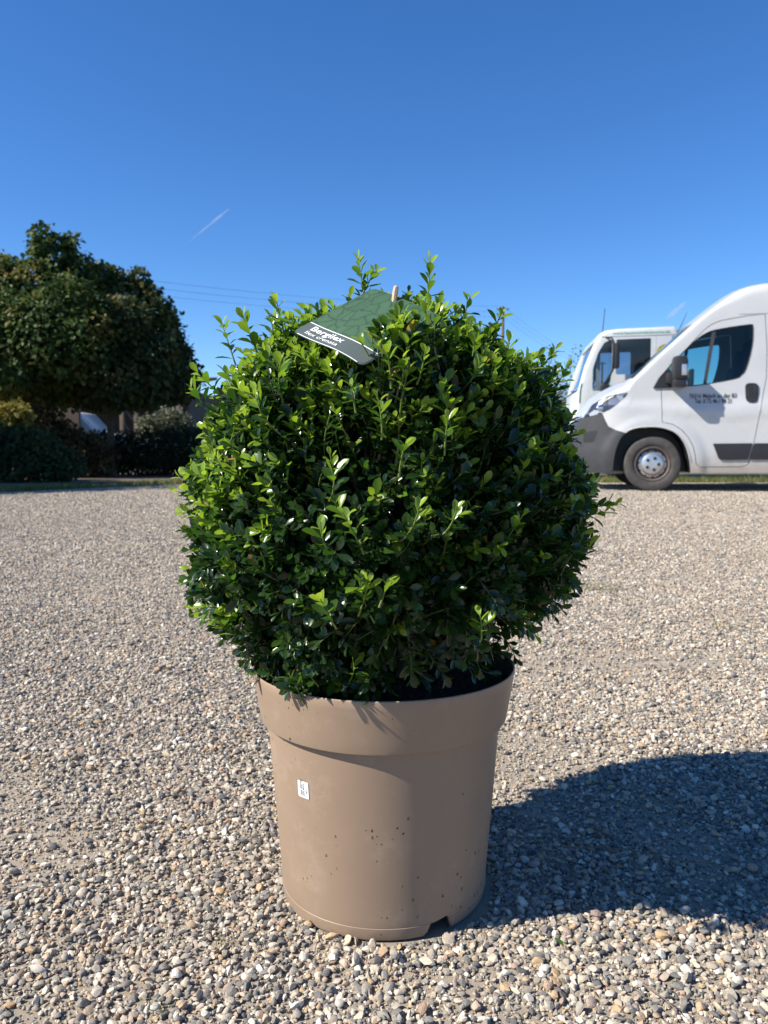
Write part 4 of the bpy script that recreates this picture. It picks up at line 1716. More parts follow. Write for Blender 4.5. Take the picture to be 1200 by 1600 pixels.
bm_tube(bm, [(0.36, -0.5, 1.34), (0.15, -0.5, 1.2)], 0.03, 6)
obj('steering_wheel', from_bm('steering_wheel', bm), M['black'], van)
bm = bmesh.new()
bm_box(bm, (1.46, 0, 1.30), (0.02, 1.80, 1.5))
obj('bulkhead', from_bm('bulkhead', bm), M['dark'], van)
bm = bmesh.new()
bm_tube(bm, [(0.455, 0.35, 2.13), (0.52, 0.35, 2.27), (0.585, 0.35, 2.43)], [0.007, 0.006, 0.003], 6)
obj('aerial', from_bm('aerial', bm), M['aerial'], van)


def wheel(parent, x, y, s, r=0.345, wdt=0.215, name='wheel'):
    """tyre with its rim and bolted cap, outer face towards s"""
    bm_ = bmesh.new()
    h = wdt / 2
    rr = 0.62 * r
    prof = [(rr, -h * 0.75), (r * 0.80, -h), (r * 0.95, -h * 0.93), (r, -h * 0.72)]
    for q in (-0.45, -0.15, 0.15, 0.45):
        prof += [(r, h * (q - 0.06)), (r - 0.008, h * (q - 0.04)), (r - 0.008, h * (q + 0.04)), (r, h * (q + 0.06))]
    prof += [(r, h * 0.72), (r * 0.97, h * 0.86), (r * 0.95, h * 0.93), (r * 0.90, h * 0.97), (r * 0.84, h * 1.0), (r * 0.76, h * 0.99), (r * 0.68, h * 0.93), (rr, h * 0.75)]
    bm_lathe(bm_, [(a, b * s) for a, b in prof], 64, 'Y', closed=True)
    w_ = obj(name, from_bm(name, bm_, True, 30), M['rubber'], parent)
    w_.location = (x, y, r)
    bm_ = bmesh.new()
    prof = [(rr + 0.004, h * 0.70), (rr + 0.006, h * 0.86), (rr - 0.006, h * 0.90), (rr - 0.020, h * 0.78), (rr - 0.030, h * 0.35), (0.40 * r, h * 0.25), (0.02, h * 0.2), (0.02, -h * 0.5), (rr, -h * 0.6)]
    bm_lathe(bm_, [(a, b * s) for a, b in prof], 48, 'Y', closed=True)
    ri = obj('rim', from_bm('rim', bm_, True, 30), M['rim'], w_)
    bm_ = bmesh.new()
    prof = [(rr - 0.036, h * 0.36), (rr - 0.040, h * 0.50), (0.42 * r, h * 0.62), (0.37 * r, h * 0.88), (0.31 * r, h * 0.98), (0.10 * r, h * 1.0), (0.0005, h * 1.0), (0.0005, h * 0.3)]
    bm_lathe(bm_, [(a, b * s) for a, b in prof], 48, 'Y', closed=True)
    obj('wheel_cap', from_bm('wheel_cap', bm_, True, 30), M['cap'], w_)
    bm_ = bmesh.new()
    for k in range(11):
        a = 2 * PI * k / 11 + 0.2
        c = Vector((0.485 * r * math.cos(a), s * h * 0.575, 0.485 * r * math.sin(a)))
        bm_lathe(bm_, [(0.0005, s * -0.012), (0.013, s * -0.012), (0.012, s * 0.006), (0.0005, s * 0.006)], 10, 'Y', c, closed=True)
    for k in range(5):
        a = 2 * PI * k / 5 + 1.2
        c = Vector((0.215 * r * math.cos(a), s * h * 0.985, 0.215 * r * math.sin(a)))
        bm_lathe(bm_, [(0.0005, s * -0.01), (0.021, s * -0.01), (0.020, s * 0.005), (0.0005, s * 0.005)], 12, 'Y', c, closed=True)
    obj('wheel_holes', from_bm('wheel_holes', bm_, True, 30), M['black'], w_)
    return w_


for x in (0.0, 3.45):
    for s in (-1, 1):
        wheel(van, x, s * 0.900, s)
bm = bmesh.new()
bm_box(bm, (1.8, 0, 0.36), (4.2, 1.30, 0.22))
obj('underbody', from_bm('underbody', bm, False), M['black'], van)
bm = bmesh.new()
bm_box(bm, (0, 0, 0.345), (0.09, 1.6, 0.09))
bm_box(bm, (3.45, 0, 0.345), (0.09, 1.6, 0.09))
obj('axle', from_bm('axle', bm, False), M['black'], van)

# ------------------------------------------------------------------ the white truck behind it
PS2 = R_(7)
TW = at(902, 705, 15.0)
truck = empty('white_truck', (TW.x + 1.05 * math.sin(PS2), TW.y + 1.05 * math.cos(PS2), 0),
              'white flatbed truck with green web address along its cab roof, standing behind the van', 'truck', -PS2)
HB = 1.05
prof = [(0.02, 0.62), (-0.05, 1.00), (-0.03, 1.38), (0.0, 1.647), (0.106, 2.07), (0.285, 2.52), (0.36, 2.66), (0.47, 2.725), (0.70, 2.755), (1.69, 2.785), (1.76, 2.72), (1.80, 2.60), (1.82, 0.75), (1.55, 0.62)]
bm = bmesh.new()
bm_prism(bm, prof, -HB, HB)
bmesh.ops.recalc_face_normals(bm, faces=bm.faces[:])
ed = [e for e in bm.edges if abs(e.verts[0].co.y - e.verts[1].co.y) < 1e-4 and min(e.verts[0].co.z, e.verts[1].co.z) > 0.63]
bmesh.ops.bevel(bm, geom=ed, offset=0.06, segments=3, affect='EDGES', profile=0.5)
cab = bpy.data.meshes.new('cab')
bm.to_mesh(cab)
bm.free()
cut = bmesh.new()
bm_prism(cut, [(0.12, 1.05), (0.13, 1.64), (0.22, 2.05), (0.40, 2.50), (0.52, 2.62), (1.66, 2.66), (1.70, 2.55), (1.70, 1.05)], -HB + 0.06, HB - 0.06)
cab = boolean(cab, cut)
QWIN = round_poly([(0.252, 1.625), (0.252, 2.02), (0.345, 2.32), (0.45, 2.50), (0.565, 2.555), (0.60, 2.54), (0.60, 1.94), (0.565, 1.70), (0.54, 1.625)], 0.03, 3)
MWIN = round_poly([(0.668, 1.918), (0.668, 2.54), (0.69, 2.555), (1.27, 2.57), (1.29, 2.55), (1.295, 1.918)], 0.04, 3)
cut = bmesh.new()
bm_prism(cut, QWIN, -1.3, 1.3)
bm_prism(cut, MWIN, -1.3, 1.3)
# windscreen opening
a = [(-0.35, 1.68), (0.19, 1.68), (0.40, 2.50), (0.10, 2.60)]
v0 = [cut.verts.new((x, -HB + 0.07, z)) for x, z in a]
v1 = [cut.verts.new((x, HB - 0.07, z)) for x, z in a]
cut.faces.new(v0)
cut.faces.new(v1[::-1])
for k in range(4):
    cut.faces.new((v0[k], v1[k], v1[(k + 1) % 4], v0[(k + 1) % 4]))
bm_prism(cut, [(1.38 - 0.003, 1.0), (1.38 + 0.003, 1.0), (1.38 + 0.003, 2.62), (1.38 - 0.003, 2.62)], -1.3, -HB + 0.01)
# rear window of the cab
v0 = [cut.verts.new((1.6, y, z)) for y, z in ((-0.62, 1.85), (0.62, 1.85), (0.62, 2.45), (-0.62, 2.45))]
v1 = [cut.verts.new((2.0, y, z)) for y, z in ((-0.62, 1.85), (0.62, 1.85), (0.62, 2.45), (-0.62, 2.45))]
cut.faces.new(v0)
cut.faces.new(v1[::-1])
for k in range(4):
    cut.faces.new((v0[k], v1[k], v1[(k + 1) % 4], v0[(k + 1) % 4]))
cab = boolean(cab, cut)
cab.materials.clear()
shade(cab, 35)
obj('cab', cab, M['truck_paint'], truck)
for s in (-1, 1):
    for nm, poly in (('quarter_pane', QWIN), ('window_pane', MWIN)):
        bm = fill_poly(offset_poly(poly, 0.003), 0.5)
        for v in bm.verts:
            v.co = Vector((v.co.x, s * (HB - 0.022), v.co.y))
        obj(nm, from_bm(nm, bm), M['glass2'], truck)
bm = bmesh.new()
q = [(0.008, 1.665), (0.300, 2.555)]
vv = [bm.verts.new((q[0][0] + 0.03, -HB + 0.065, q[0][1])), bm.verts.new((q[0][0] + 0.03, HB - 0.065, q[0][1])), bm.verts.new((q[1][0] + 0.03, HB - 0.065, q[1][1])), bm.verts.new((q[1][0] + 0.03, -HB + 0.065, q[1][1]))]
bm.faces.new(vv)
obj('windscreen', from_bm('windscreen', bm), M['glass2'], truck)
bm = bmesh.new()
bm_tube(bm, [(0.02, -HB + 0.14, 1.645), (0.02, HB - 0.14, 1.645)], 0.03, 6)
bm_tube(bm, [(0.02, -0.5, 1.66), (-0.005, 0.2, 1.70)], 0.012, 6)
obj('windscreen_wiper', from_bm('windscreen_wiper', bm), M['black'], truck)
bm = bmesh.new()
bm_box(bm, (0.36, 0, 1.50), (0.36, 1.8, 0.30), None, 0.05)
obj('dashboard', from_bm('dashboard', bm), M['dark'], truck)
for yy in (-0.5, 0.5):
    bm = bmesh.new()
    bm_box(bm, (1.05, yy, 1.50), (0.45, 0.5, 0.14), None, 0.04)
    bm_box(bm, (1.34, yy, 1.90), (0.12, 0.48, 0.75), Matrix.Rotation(0.12, 3, 'Y'), 0.04)
    obj('seat', from_bm('seat', bm), M['seat'], truck)
bm = bmesh.new()
pts = [(0.58 + 0.12 * math.cos(a), -0.5 + 0.21 * math.sin(a), 1.80 + 0.17 * math.cos(a)) for a in np.linspace(0, 2 * PI, 21)]
bm_tube(bm, pts, 0.016, 6, False)
obj('steering_wheel', from_bm('steering_wheel', bm), M['black'], truck)
for s in (-1, 1):
    bm = bmesh.new()
    yo = s * (HB + 0.20)
    bm_box(bm, (0.645, yo, 2.235), (0.085, 0.20, 0.46), None, 0.03)
    bm_tube(bm, [(0.46, s * (HB - 0.03), 2.60), (0.56, s * (HB + 0.10), 2.58), (0.59, yo, 2.50), (0.585, yo, 1.98), (0.50, s * (HB + 0.06), 1.80), (0.44, s * (HB - 0.02), 1.72)], 0.018, 6)
    bm_box(bm, (0.46, s * (HB + 0.12), 1.66), (0.16, 0.16, 0.14), None, 0.04)
    obj('mirror', from_bm('mirror', bm), M['black'], truck)
# prints on the near side of the cab
def flat_side(poly, nm, m, off):
    bm_ = fill_poly(poly, 0.5)
    for v in bm_.verts:
        v.co = Vector((v.co.x, -HB - off, v.co.y))
    return obj(nm, from_bm(nm, bm_), m, truck)


flat_side(smooth_poly([(1.385, 2.33), (1.42, 2.40), (1.51, 2.455), (1.60, 2.46), (1.66, 2.52), (1.72, 2.49), (1.69, 2.42), (1.62, 2.38), (1.52, 2.335), (1.42, 2.31)], 3), 'maize_print', M['maize'], 0.003)
flat_side([(1.655, 2.535), (1.70, 2.51), (1.785, 2.50), (1.785, 2.60), (1.655, 2.60)], 'green_print', M['green'], 0.004)
flat_side([(0.012, 1.40), (0.040, 1.40), (0.050, 1.66), (0.075, 1.78), (0.045, 1.75), (0.02, 1.62)], 'green_stripe', M['green'], 0.003)
tm = text_mesh('www.baumschule-bruche.de', 0.072, 0.0008)
k_ = 1.02 / max(v.co.x for v in tm.vertices)
warp(tm, lambda x, y, z: (0.60 + x * k_, -HB - 0.003, 2.642 + 0.018 * x * k_ + y))
obj('lettering', tm, M['text_green'], truck)
flat_side([(0.40, 2.600), (1.80, 2.622), (1.80, 2.632), (0.40, 2.610)], 'roof_joint', M['trim'], 0.002)
bm = bmesh.new()
bm_tube(bm, [(0.46, -0.72, 2.70), (0.50, -0.72, 3.18)], [0.010, 0.006], 6)
obj('aerial', from_bm('aerial', bm), M['aerial'], truck)
bm = bmesh.new()
bm_box(bm, (3.2, 0, 0.78), (6.0, 0.8, 0.22))
obj('chassis', from_bm('chassis', bm, False), M['black'], truck)
bm = bmesh.new()
bm_box(bm, (4.2, 0, 1.10), (4.4, 2.2, 0.12), None, 0.02)
bm_box(bm, (2.02, 0, 1.55), (0.06, 2.2, 0.9), None, 0.01)
for s in (-1, 1):
    bm_box(bm, (4.2, s * 1.08, 1.35), (4.4, 0.04, 0.42), None, 0.01)
obj('flatbed', from_bm('flatbed', bm), M['trim'], truck)
bm = bmesh.new()
bm_box(bm, (0.02, 0, 0.66), (0.22, 2.1, 0.36), None, 0.05)
obj('bumper', from_bm('bumper', bm), M['trim'], truck)
bm = bmesh.new()
for s in (-1, 1):
    bm_box(bm, (-0.03, s * 0.80, 0.95), (0.12, 0.34, 0.22), None, 0.03)
obj('headlamp', from_bm('headlamp', bm), M['lamp'], truck)
for x in (0.95, 4.6):
    for s in (-1, 1):
        wheel(truck, x, s * 0.90, s, 0.42, 0.24)


# ------------------------------------------------------------------ trees and shrubs on the left
def foliage(name, blobs, n_, size, m, seed, parent, loc, droop=0.25, tint_top=0.0):
    """leaf faces spread over lumpy shells; blobs: (cx,cy,cz,rx,ry,rz)"""
    r = np.random.default_rng(seed)
    P, N_, A_, S_, G_ = [], [], [], [], []
    vol = np.array([b[3] * b[4] * b[5] for b in blobs]) ** (2 / 3)
    cnts = (vol / vol.sum() * n_).astype(int)
    for (cx, cy, cz, rx, ry, rz), c in zip(blobs, cnts):
        d = unit(r.normal(size=(c, 3)))
        off = Vector((cx * 3.1 + seed, cy * 2.3, cz * 1.7))
        lump = np.array([1 + 0.22 * noise.noise(Vector(q) * 2.2 + off) + 0.24 * noise.noise(Vector(q) * 5.5 + off) for q in d])
        rad = np.where(r.uniform(size=c) < 0.62, r.uniform(0.86, 1.06, c), r.uniform(0.45, 0.9, c)) * lump
        p = np.array([cx, cy, cz]) + d * rad[:, None] * np.array([rx, ry, rz])
        P.append(p)
        N_.append(d + np.array([0, 0, 0.7]) + r.normal(0, 0.45, (c, 3)))
        A_.append(unit(d * 0.6 + np.array([0, 0, -droop]) + r.normal(0, 0.55, (c, 3))))
        S_.append(size * r.uniform(0.6, 1.25, c))
        patchn = np.array([noise.noise(Vector(q) * 1.7 + off * 1.3) for q in d])
        G_.append(np.clip(0.42 + 0.75 * patchn + r.normal(0, 0.16, c), 0, 1))
    P, N_, A_, S_, G_ = map(np.concatenate, (P, N_, A_, S_, G_))
    me = build_leaves(name, P - np.array(loc), A_, N_, S_, G_, r.integers(0, 3, len(P)), 1.45)
    return tag(obj(name, me, m, parent), kind='stuff')


def tree(label, x, y, trunk_h, trunk_r, blobs, n_, size, m, seed, group=None, cat='tree', name='maple_tree'):
    t = empty(name, (x, y, -0.01), label, cat, 0, group)
    bm_ = bmesh.new()
    r = np.random.default_rng(seed + 900)
    zt = max(b[2] for b in blobs)
    pts = [(0.03 * noise.noise((seed, z * 2, 0)), 0.03 * noise.noise((seed, z * 2, 4)), z) for z in np.linspace(0, zt * 0.72, 8)]
    bm_tube(bm_, pts, [trunk_r * (1.35 if k == 0 else 1 - 0.085 * k) for k in range(8)], 10)
    for b in blobs:
        e = Vector((b[0] - x, b[1] - y, b[2]))
        s0 = Vector((0, 0, trunk_h * r.uniform(0.85, 1.2)))
        mid = s0.lerp(e, 0.5) + Vector((0, 0, -0.1))
        bm_tube(bm_, [s0, mid, e], [trunk_r * 0.5, trunk_r * 0.33, trunk_r * 0.12], 7)
    obj('trunk', from_bm('trunk', bm_), M['trunk'], t)
    foliage('crown', blobs, n_, size, m, seed, t, (x, y, -0.01))
    return t


def bub(lst, y, yr):
    """blobs from pixel centre and pixel radii at distance y: (px,py,rx,rz[,dy])"""
    out_ = []
    for q in lst:
        c = at(q[0], q[1], y + (q[4] if len(q) > 4 else 0))
        k_ = c.y / F
        out_.append((c.x, c.y, c.z, q[2] * k_, q[2] * k_ * yr, q[3] * k_))
    return out_


TY = 15.8
tree('broad maple with greenish brown crown and the tallest top, at the left edge', at(50, 740, TY).x, TY, 1.3, 0.11,
     bub([(84, 404, 32, 36), (66, 376, 20, 20, -0.2), (110, 378, 11, 13), (55, 466, 70, 56), (8, 424, 28, 22, -0.3), (-30, 440, 36, 34), (-10, 475, 60, 70, 0.3), (95, 524, 88, 66, -0.6), (15, 552, 100, 66, -0.4), (-60, 510, 70, 70), (70, 594, 80, 42, 0.5), (142, 456, 42, 36, 0.4), (126, 416, 20, 18), (150, 428, 14, 13), (30, 490, 40, 36, -0.9), (105, 470, 40, 36, -0.8)], TY, 0.95),
     30000, 0.115, M['maple'], 31, 'maples on the left')
tree('dark rounded maple whose slim trunk stands just left of the grey olive bush', at(174, 740, TY + 0.6).x, TY + 0.6, 1.2, 0.088,
     bub([(192, 474, 44, 38), (165, 526, 75, 62, -0.4), (216, 438, 15, 18), (236, 460, 16, 14), (258, 478, 9, 10), (168, 440, 26, 22), (235, 522, 50, 56), (252, 500, 17, 15, -0.2), (262, 575, 46, 44, 0.2), (268, 528, 14, 13), (205, 590, 80, 46, -0.5), (140, 594, 70, 40, 0.4), (284, 596, 28, 30, 0.1), (284, 545, 11, 10), (190, 500, 40, 34, -0.9), (240, 560, 38, 34, -0.8)], TY + 0.6, 0.95),
     24000, 0.11, M['maple_b'], 32, 'maples on the left')
# the row goes on beyond the frame; this one shades the verge
tree('maple outside the left edge shading the verge', -9.3, 9.4, 1.3, 0.12,
     [(-9.3, 9.4, 3.2, 1.7, 1.7, 1.3), (-8.3, 9.7, 2.6, 1.4, 1.3, 1.0), (-10.4, 9.3, 2.7, 1.4, 1.3, 1.1), (-9.2, 9.5, 4.3, 1.1, 1.1, 0.9)], 9000, 0.16, M['maple'], 33, 'maples on the left')


tree('unseen second maple added outside the left edge to shade the green bush', -9.3, 12.0, 1.3, 0.11,  # unseen tree, added and shaped to shade the low bush, sparing the yellow one
     [(-9.3, 12.0, 2.9, 1.4, 0.75, 1.0), (-8.5, 11.9, 2.5, 0.9, 0.7, 0.8), (-10.1, 12.0, 2.6, 0.9, 0.7, 0.8)], 5000, 0.16, M['maple'], 34, 'maples on the left')


def bush(name, label, lst, y, yr, n_, size, m, seed, cat='bush', group=None, droop=0.1):
    bl = bub(lst, y, yr)
    bx = sum(b[0] for b in bl) / len(bl)
    t = empty(name, (bx, y, -0.01), label, cat, 0, group)
    bm_ = bmesh.new()
    for k, b in enumerate(bl):
        for j in range(3):
            bm_tube(bm_, [(b[0] - bx + 0.05 * j - 0.05, b[1] - y, 0), (b[0] - bx + (j - 1) * b[3] * 0.3, b[1] - y, b[2] * 0.6), (b[0] - bx + (j - 1) * b[3] * 0.55, b[1] - y, b[2] + b[5] * 0.4)], [0.022, 0.014, 0.006], 6)
    obj('stems', from_bm('stems', bm_), M['trunk'], t)
    foliage('leaves', bl, n_, size, m, seed, t, (bx, y, -0.01), droop)
    return t


bush('yellow_bush', 'yellow-green leafy bush at the left edge under the tallest maple', [(8, 660, 36, 28), (-25, 668, 40, 36), (28, 648, 20, 18), (5, 690, 36, 30)], 13.8, 0.9, 3600, 0.085, M['yellow_leaf'], 41)
bush('green_bush', 'rounded dark green bush low in front of the left trunk', [(52, 708, 38, 36), (78, 722, 34, 30), (14, 716, 42, 40), (104, 728, 26, 22), (-40, 712, 55, 48), (30, 690, 20, 22)], 13.2, 0.9, 7500, 0.075, M['shrub_leaf'], 42)
bush('brown_bush', 'brownish thin-leaved bush between the two maple trunks', [(128, 704, 40, 28), (98, 684, 26, 26), (72, 668, 28, 32), (45, 680, 28, 30), (150, 716, 30, 26)], 15.4, 0.9, 7500, 0.07, M['brown_leaf'], 43)
bush('hedge', 'dense blackish green clipped hedge behind the slim maple trunk', [(112, 708, 32, 32), (150, 708, 34, 32), (185, 709, 34, 33), (215, 708, 40, 34), (250, 710, 38, 34), (285, 706, 38, 38), (325, 706, 40, 38), (365, 708, 40, 36)], 16.9, 0.8, 20000, 0.06, M['hedge_leaf'], 44, 'hedge')
bush('olive_bush', 'pale grey-green bush rising behind the dark hedge', [(255, 662, 30, 24), (278, 668, 24, 24), (232, 668, 18, 16)], 18.5, 0.9, 3000, 0.075, M['olive_leaf'], 45)
bush('side_hedge', 'dark leafy hedge closing the yard behind the holly ball', [(430, 700, 60, 30), (530, 702, 60, 28), (630, 700, 60, 30), (730, 702, 60, 26), (820, 700, 50, 28)], 24, 0.5, 6000, 0.12, M['hedge_leaf'], 46, 'hedge')
bush('roadside_bush', 'olive green bush low beside the front of the truck', [(872, 640, 20, 40), (885, 665, 20, 40), (850, 660, 24, 40)], 22, 0.9, 3000, 0.09, M['olive_leaf'], 47)
# thin half-bare trees far behind, their tips just over the bush and the truck
for px, py, y, sd, lab in ((902, 548, 46, 51, 'thin far tree with its tip beside the truck windscreen'), (858, 548, 50, 52, 'thin far tree with its tip at the right edge of the bush')):
    c = at(px, py, y)
    tree(lab, c.x, y, 2.5, 0.10, [(c.x, y, c.z - 0.6, 0.55, 0.5, 0.9), (c.x + 0.5, y, c.z - 2.0, 0.8, 0.7, 0.9), (c.x - 0.5, y, c.z - 2.4, 0.8, 0.7, 1.0)], 420, 0.16, M['olive_leaf'], sd, 'thin far trees', name='far_tree')

# ------------------------------------------------------------------ the brown building and the parked cars behind the trees
bld = empty('brown_building', (at(220, 700, 40).x, 40, -0.01), 'low brown building with timber posts half hidden behind the maples', 'building')
wx = lambda px, y: at(px, 700, y).x - bld.location.x
bx0, bx1 = wx(-160, 40), wx(296, 40)
bm = bmesh.new()
bm_box(bm, ((bx0 + bx1) / 2, 0, 1.8), (bx1 - bx0, 0.25, 3.6))
bm_box(bm, (bx1 - 0.13, 4.0, 1.8), (0.25, 7.6, 3.6))
bm_box(bm, ((wx(-160, 31) + wx(126, 31)) / 2, -9.0, 1.75), (wx(126, 31) - wx(-160, 31), 0.25, 3.5))
bm_box(bm, (wx(126, 31) - 0.4, -8.7, 1.75), (0.25, 0.34, 3.5))
obj('wall', from_bm('wall', bm, False), M['brown_wall'], bld)
bm = bmesh.new()
bm_box(bm, ((bx0 + bx1) / 2, 0.6, 4.0), (bx1 - bx0 + 0.8, 9.0, 0.16), Matrix.Rotation(R_(7), 3, 'X'), 0.02)
bm_box(bm, ((wx(-160, 31) + wx(126, 31)) / 2, -8.2, 3.6), (wx(126, 31) - wx(-160, 31) + 0.5, 2.4, 0.14), None, 0.02)
obj('roof', from_bm('roof', bm), M['roof'], bld)
for px in (192, 214, 280):
    bm = bmesh.new()
    bm_box(bm, (wx(px, 36), -4.0, 1.75), (0.18, 0.18, 3.5), None, 0.01)
    obj('post', from_bm('post', bm), M['timber'], bld)
for px, z0, z1 in ((186, 2.7, 1.9), (190, 1.9, 0.9)):
    bm = bmesh.new()
    xx = wx(px, 36)
    bm_tube(bm, [(xx, -3.9, z0), (xx + 0.62, -3.9, z1)], 0.07, 6)
    obj('brace', from_bm('brace', bm), M['timber'], bld)


def simple_car(name, label, px, y, prof, glass, width, m, zrot, cat):
    """small vehicle: rolled side profile, glass band, wheels"""
    c = at(px, 700, y)
    e = empty(name, (c.x, y, 0), label, cat, zrot)
    bm_ = bmesh.new()
    bm_prism(bm_, prof, -width / 2, width / 2)
    bmesh.ops.recalc_face_normals(bm_, faces=bm_.faces[:])
    bmesh.ops.bevel(bm_, geom=bm_.edges[:], offset=0.05, segments=2, affect='EDGES', profile=0.5)
    obj('body', from_bm('body', bm_), m, e)
    for s in (-1, 1):
        for g_ in glass:
            b_ = fill_poly(round_poly(g_, 0.03, 2), 0.6)
            for v in b_.verts:
                v.co = Vector((v.co.x, s * (width / 2 + 0.004), v.co.y))
            obj('window', from_bm('window', b_), M['black'], e)
        for xx in (0.85, prof[-1][0] - 0.85 if False else max(p[0] for p in prof) - 0.85):
            b_ = bmesh.new()
            bm_lathe(b_, [(0.18, -0.1 * s), (0.30, -0.1 * s), (0.31, 0), (0.30, 0.1 * s), (0.18, 0.1 * s)], 24, 'Y', closed=True)
            w_ = obj('wheel', from_bm('wheel', b_), M['rubber'], e)
            w_.location = (xx, s * (width / 2 - 0.08), 0.31)
            b_ = bmesh.new()
            bm_lathe(b_, [(0.0005, -0.02 * s), (0.185, -0.04 * s), (0.185, 0.07 * s), (0.0005, 0.08 * s)], 20, 'Y', closed=True)
            obj('rim', from_bm('rim', b_), M['cap'], w_)
    return e


vanprof = [(0.0, 0.30), (0.0, 1.95), (0.15, 2.16), (2.9, 2.18), (3.3, 2.10), (3.95, 1.42), (4.7, 1.18), (4.9, 0.95), (4.9, 0.30)]
pv = simple_car('parked_white_van', 'white van half hidden behind the maple trunks, only its roof showing', 20, 34.5, vanprof,
                [[(2.55, 1.35), (2.55, 1.92), (3.15, 1.92), (3.66, 1.35)], [(1.0, 1.35), (1.0, 1.92), (2.4, 1.92), (2.4, 1.35)]], 1.9, M['truck_paint'], R_(-4), 'van')
carprof = [(0.0, 0.28), (0.0, 0.75), (0.2, 0.92), (1.0, 1.0), (1.6, 1.48), (1.85, 1.54), (2.9, 1.52), (3.5, 1.20), (3.95, 1.0), (4.0, 0.28)]
simple_car('parked_blue_car', 'blue-grey car of which only a glint shows above the dark hedge', 196, 31, carprof,
           [[(1.15, 1.04), (1.65, 1.44), (2.2, 1.46), (2.2, 1.04)], [(2.28, 1.04), (2.28, 1.46), (2.85, 1.44), (3.3, 1.15), (3.3, 1.04)]], 1.7, M['bluepaint'], R_(20), 'car')

# ------------------------------------------------------------------ power line
poles = []
for (px, py, y), lab in zip(((118, 425, 42), (786, 480, 60), (941, 566, 92)),
                            ('wooden power pole hidden behind the crown of the maples', 'wooden power pole whose top shows just above the right of the bush', 'far wooden power pole standing behind the truck cab')):
    c = at(px, py, y)
    e = empty('power_pole', (c.x, y, -0.02), lab, 'pole', 0, 'power poles')
    bm = bmesh.new()
    bm_tube(bm, [(0, 0, 0), (0, 0, c.z / 2), (0, 0, c.z + 0.05)], [0.16, 0.13, 0.10], 10)
    obj('mast', from_bm('mast', bm), M['wood'], e)
    bm = bmesh.new()
    bm_box(bm, (0, 0, c.z - 0.12), (0.9, 0.10, 0.10))
    obj('crossarm', from_bm('crossarm', bm, False), M['wood'], e)
    tips = []
    for k, zz in ((-0.13, 0.08), (-0.13, -0.30), (-0.13, -0.68)):
        p = Vector((0.0, k, 0))
        bm = bmesh.new()
        bm_lathe(bm, [(0.001, -0.18), (0.04, -0.18), (0.06, -0.08), (0.05, -0.02), (0.001, 0.0)], 10, c=(p.x, p.y, c.z + zz - 0.02), closed=False)
        obj('insulator', from_bm('insulator', bm), M['black'], e)
        tips.append(Vector((c.x + p.x, y + p.y, c.z + zz - 0.04)))
    poles.append((e, tips))
wn = ['topmost', 'middle', 'lowest']
lift = [0.34, 0.0, -0.34]
for i in range(2):
    for k in range(3):
        a, b = poles[i][1][k].copy(), poles[i + 1][1][k].copy()
        pts = []
        for t in np.linspace(0, 1, 25):
            p = a.lerp(b, t)
            p.z -= (0.42, 0.75)[i] * 4 * t * (1 - t)
            pts.append(tuple(p - a))
        bm = bmesh.new()
        bm_tube(bm, pts, 0.006, 5)
        o = obj('power_line', from_bm('power_line', bm), M['wire'])
        o.location = a
        side = ('strung across the sky left of the bush', 'sloping down towards the truck')[i]
        tag(o, f'{["topmost", "middle", "lowest"][k]} of three thin dark power lines {side}', 'power line', 'power lines')


# ------------------------------------------------------------------ vapour trail and small cloud
def vapour(name, label, p0, p1, r0, r1, dens, cat, lump=0.0):
    k = MT(name + '_vapour')
    k.t.nodes.remove(k.b)
    pv = k.n('ShaderNodeVolumePrincipled')
    pv.inputs['Color'].default_value = (1, 1, 1, 1)
    pv.inputs['Density'].default_value = dens
    pv.inputs['Anisotropy'].default_value = 0.2
    k.l(pv.outputs[0], k.out.inputs['Volume'])
    bm_ = bmesh.new()
    p0, p1 = Vector(p0), Vector(p1)
    n_ = 17
    pts, rad = [], []
    for q in range(n_):
        t = q / (n_ - 1)
        pts.append(p0.lerp(p1, t) - p0)
        pr = (r0 + (r1 - r0) * t) * (math.sin(PI * (0.04 + 0.92 * t)) ** 0.5)
        rad.append(pr * (1 + lump * noise.noise((t * 6, 1, 2))))
    bm_tube(bm_, pts, rad, 12)
    o = obj(name, from_bm(name, bm_), k.m)
    o.location = p0
    return tag(o, label, cat, kind='stuff')


vapour('vapour_trail', 'thin white vapour trail slanting up across the blue sky', at(286, 385, 1500), at(358, 326, 1500), 0.5, 3.6, 0.055, 'vapour trail', 0.35)
vapour('wisp_cloud', 'tiny white wisp of cloud in the blue sky left of the van roof', at(1042, 498, 1500), at(1074, 470, 1500), 5.5, 3.5, 0.05, 'cloud', 0.5)


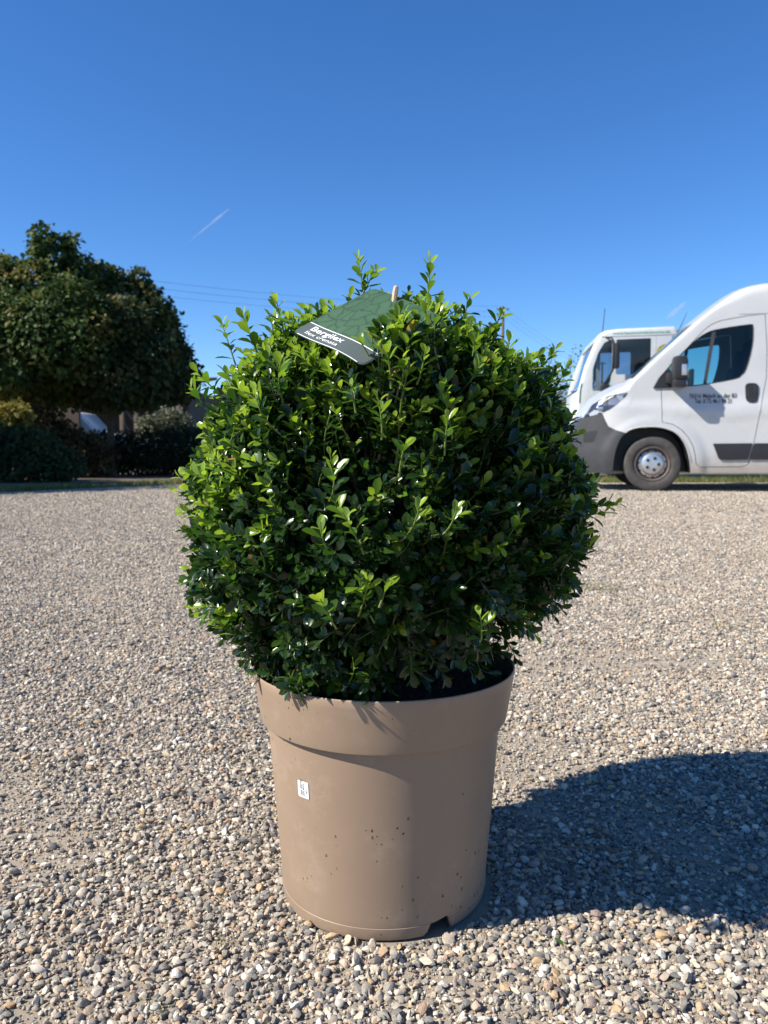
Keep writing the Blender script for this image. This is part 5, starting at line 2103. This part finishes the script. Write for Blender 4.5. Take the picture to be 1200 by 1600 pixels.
# ------------------------------------------------------------------ grass and small things on the ground
def grass_mesh(name, pts, h, seed, origin=(0, 0, 0), spread=0.35):
    r = np.random.default_rng(seed)
    n_ = len(pts)
    hh = h * r.uniform(0.45, 1.3, n_)
    yaw = r.uniform(0, 6.283, n_)
    lean = r.normal(0, spread, (n_, 2))
    wdt = 0.0035 * (h / 0.08) * r.uniform(0.7, 1.4, n_)
    b = np.c_[pts, np.zeros(n_) - 0.004] - np.array(origin)
    sd = np.c_[np.cos(yaw), np.sin(yaw), np.zeros(n_)] * wdt[:, None]
    mid = b + np.c_[lean * hh[:, None] * 0.4, hh * 0.6]
    tip = b + np.c_[lean * hh[:, None] * 1.2, hh * 0.95]
    V_ = np.stack([b - sd, b + sd, mid + sd * 0.7, mid - sd * 0.7, tip], 1).reshape(-1, 3)
    i0 = np.arange(n_)[:, None] * 5
    F_ = np.concatenate([i0 + np.array([[0, 1, 2]]), i0 + np.array([[0, 2, 3]]), i0 + np.array([[3, 2, 4]])])
    me = mesh_np(name, V_, F_)
    attr(me, 'age', 'FLOAT', 'POINT', np.repeat(r.uniform(0, 1, n_), 5).astype(np.float32))
    return me


gp = []
r5 = np.random.default_rng(77)
while len(gp) < 26000:
    x = r5.uniform(-11, 13)
    yf = yard_far(x)
    y = yf - 0.12 + abs(r5.normal(0, 1.0)) if x > -2.5 else yf - 0.1 + abs(r5.normal(0, 0.75))
    if noise.noise((x * 1.3, y * 1.3, 0)) + r5.uniform(-0.5, 0.5) > -0.15:
        gp.append((x, y))
go_ = obj('verge_grass', grass_mesh('verge_grass', np.array(gp), 0.085, 3), M['grass'])
tag(go_, 'short patchy grass along the far edge of the gravel yard', 'grass', kind='stuff')
for px, py, wx, n_, h, sd, lab in ((938, 922, 0.065, 240, 0.020, 1, 'low tuft of green weed growing in the gravel right of the bush'),
                                   (1160, 985, 0.05, 90, 0.016, 2, 'sparse weed tuft in the gravel at the right edge below the van'),
                                   (237, 1586, 0.008, 14, 0.012, 3, 'tiny green sprout between stones at the bottom left'),
                                   (352, 1484, 0.006, 8, 0.011, 4, 'tiny green sprout in the sandy patch left of the pot')):
    d = ray(px, py)
    p = Vector((0, 0, CAMH)) + d * (-CAMH / d.z)
    r6 = np.random.default_rng(sd + 60)
    q = np.c_[p.x + r6.normal(0, wx, n_), p.y + r6.normal(0, wx * 0.8, n_)]
    o = obj('weed_tuft', grass_mesh('weed_tuft', q, h, sd + 5, (p.x, p.y, 0), 0.8), M['grass'])
    o.location = (p.x, p.y, 0.006)
    tag(o, lab, 'weed', 'weeds in the gravel')
for pxs, rad, lab in ((((878, 1324), (930, 1323), (985, 1328), (1066, 1345), (1120, 1350), (1156, 1354)), 0.0011, 'long thin brown twig lying in the shadow right of the pot'),
                      (((1004, 1537), (1022, 1550), (1040, 1562), (1058, 1580)), 0.0009, 'short dry straw on the sunlit stones below the shadow')):
    P = []
    for px, py in pxs:
        d = ray(px, py)
        p = Vector((0, 0, CAMH)) + d * (-(CAMH - 0.013) / d.z)
        P.append(p)
    bm = bmesh.new()
    bm_tube(bm, [p - P[0] for p in P], [rad * (1 - 0.12 * k) for k in range(len(P))], 6)
    o = obj('twig', from_bm('twig', bm), plain('dry_twig', (0.16, 0.11, 0.07), 0.85, var=0.3, scale=80))
    o.location = P[0]
    tag(o, lab, 'twig', 'twigs on the gravel')
d = ray(882, 1481)
p = Vector((0, 0, CAMH)) + d * (-(CAMH - 0.012) / d.z)
lo = obj('fallen_leaf', lm[0, 3], None)
lo.location = p
lo.scale = (0.016,) * 3
lo.rotation_euler = (0.3, -0.2, 2.0)
tag(lo, 'single small green leaf lying on the stones below the shadow', 'leaf')
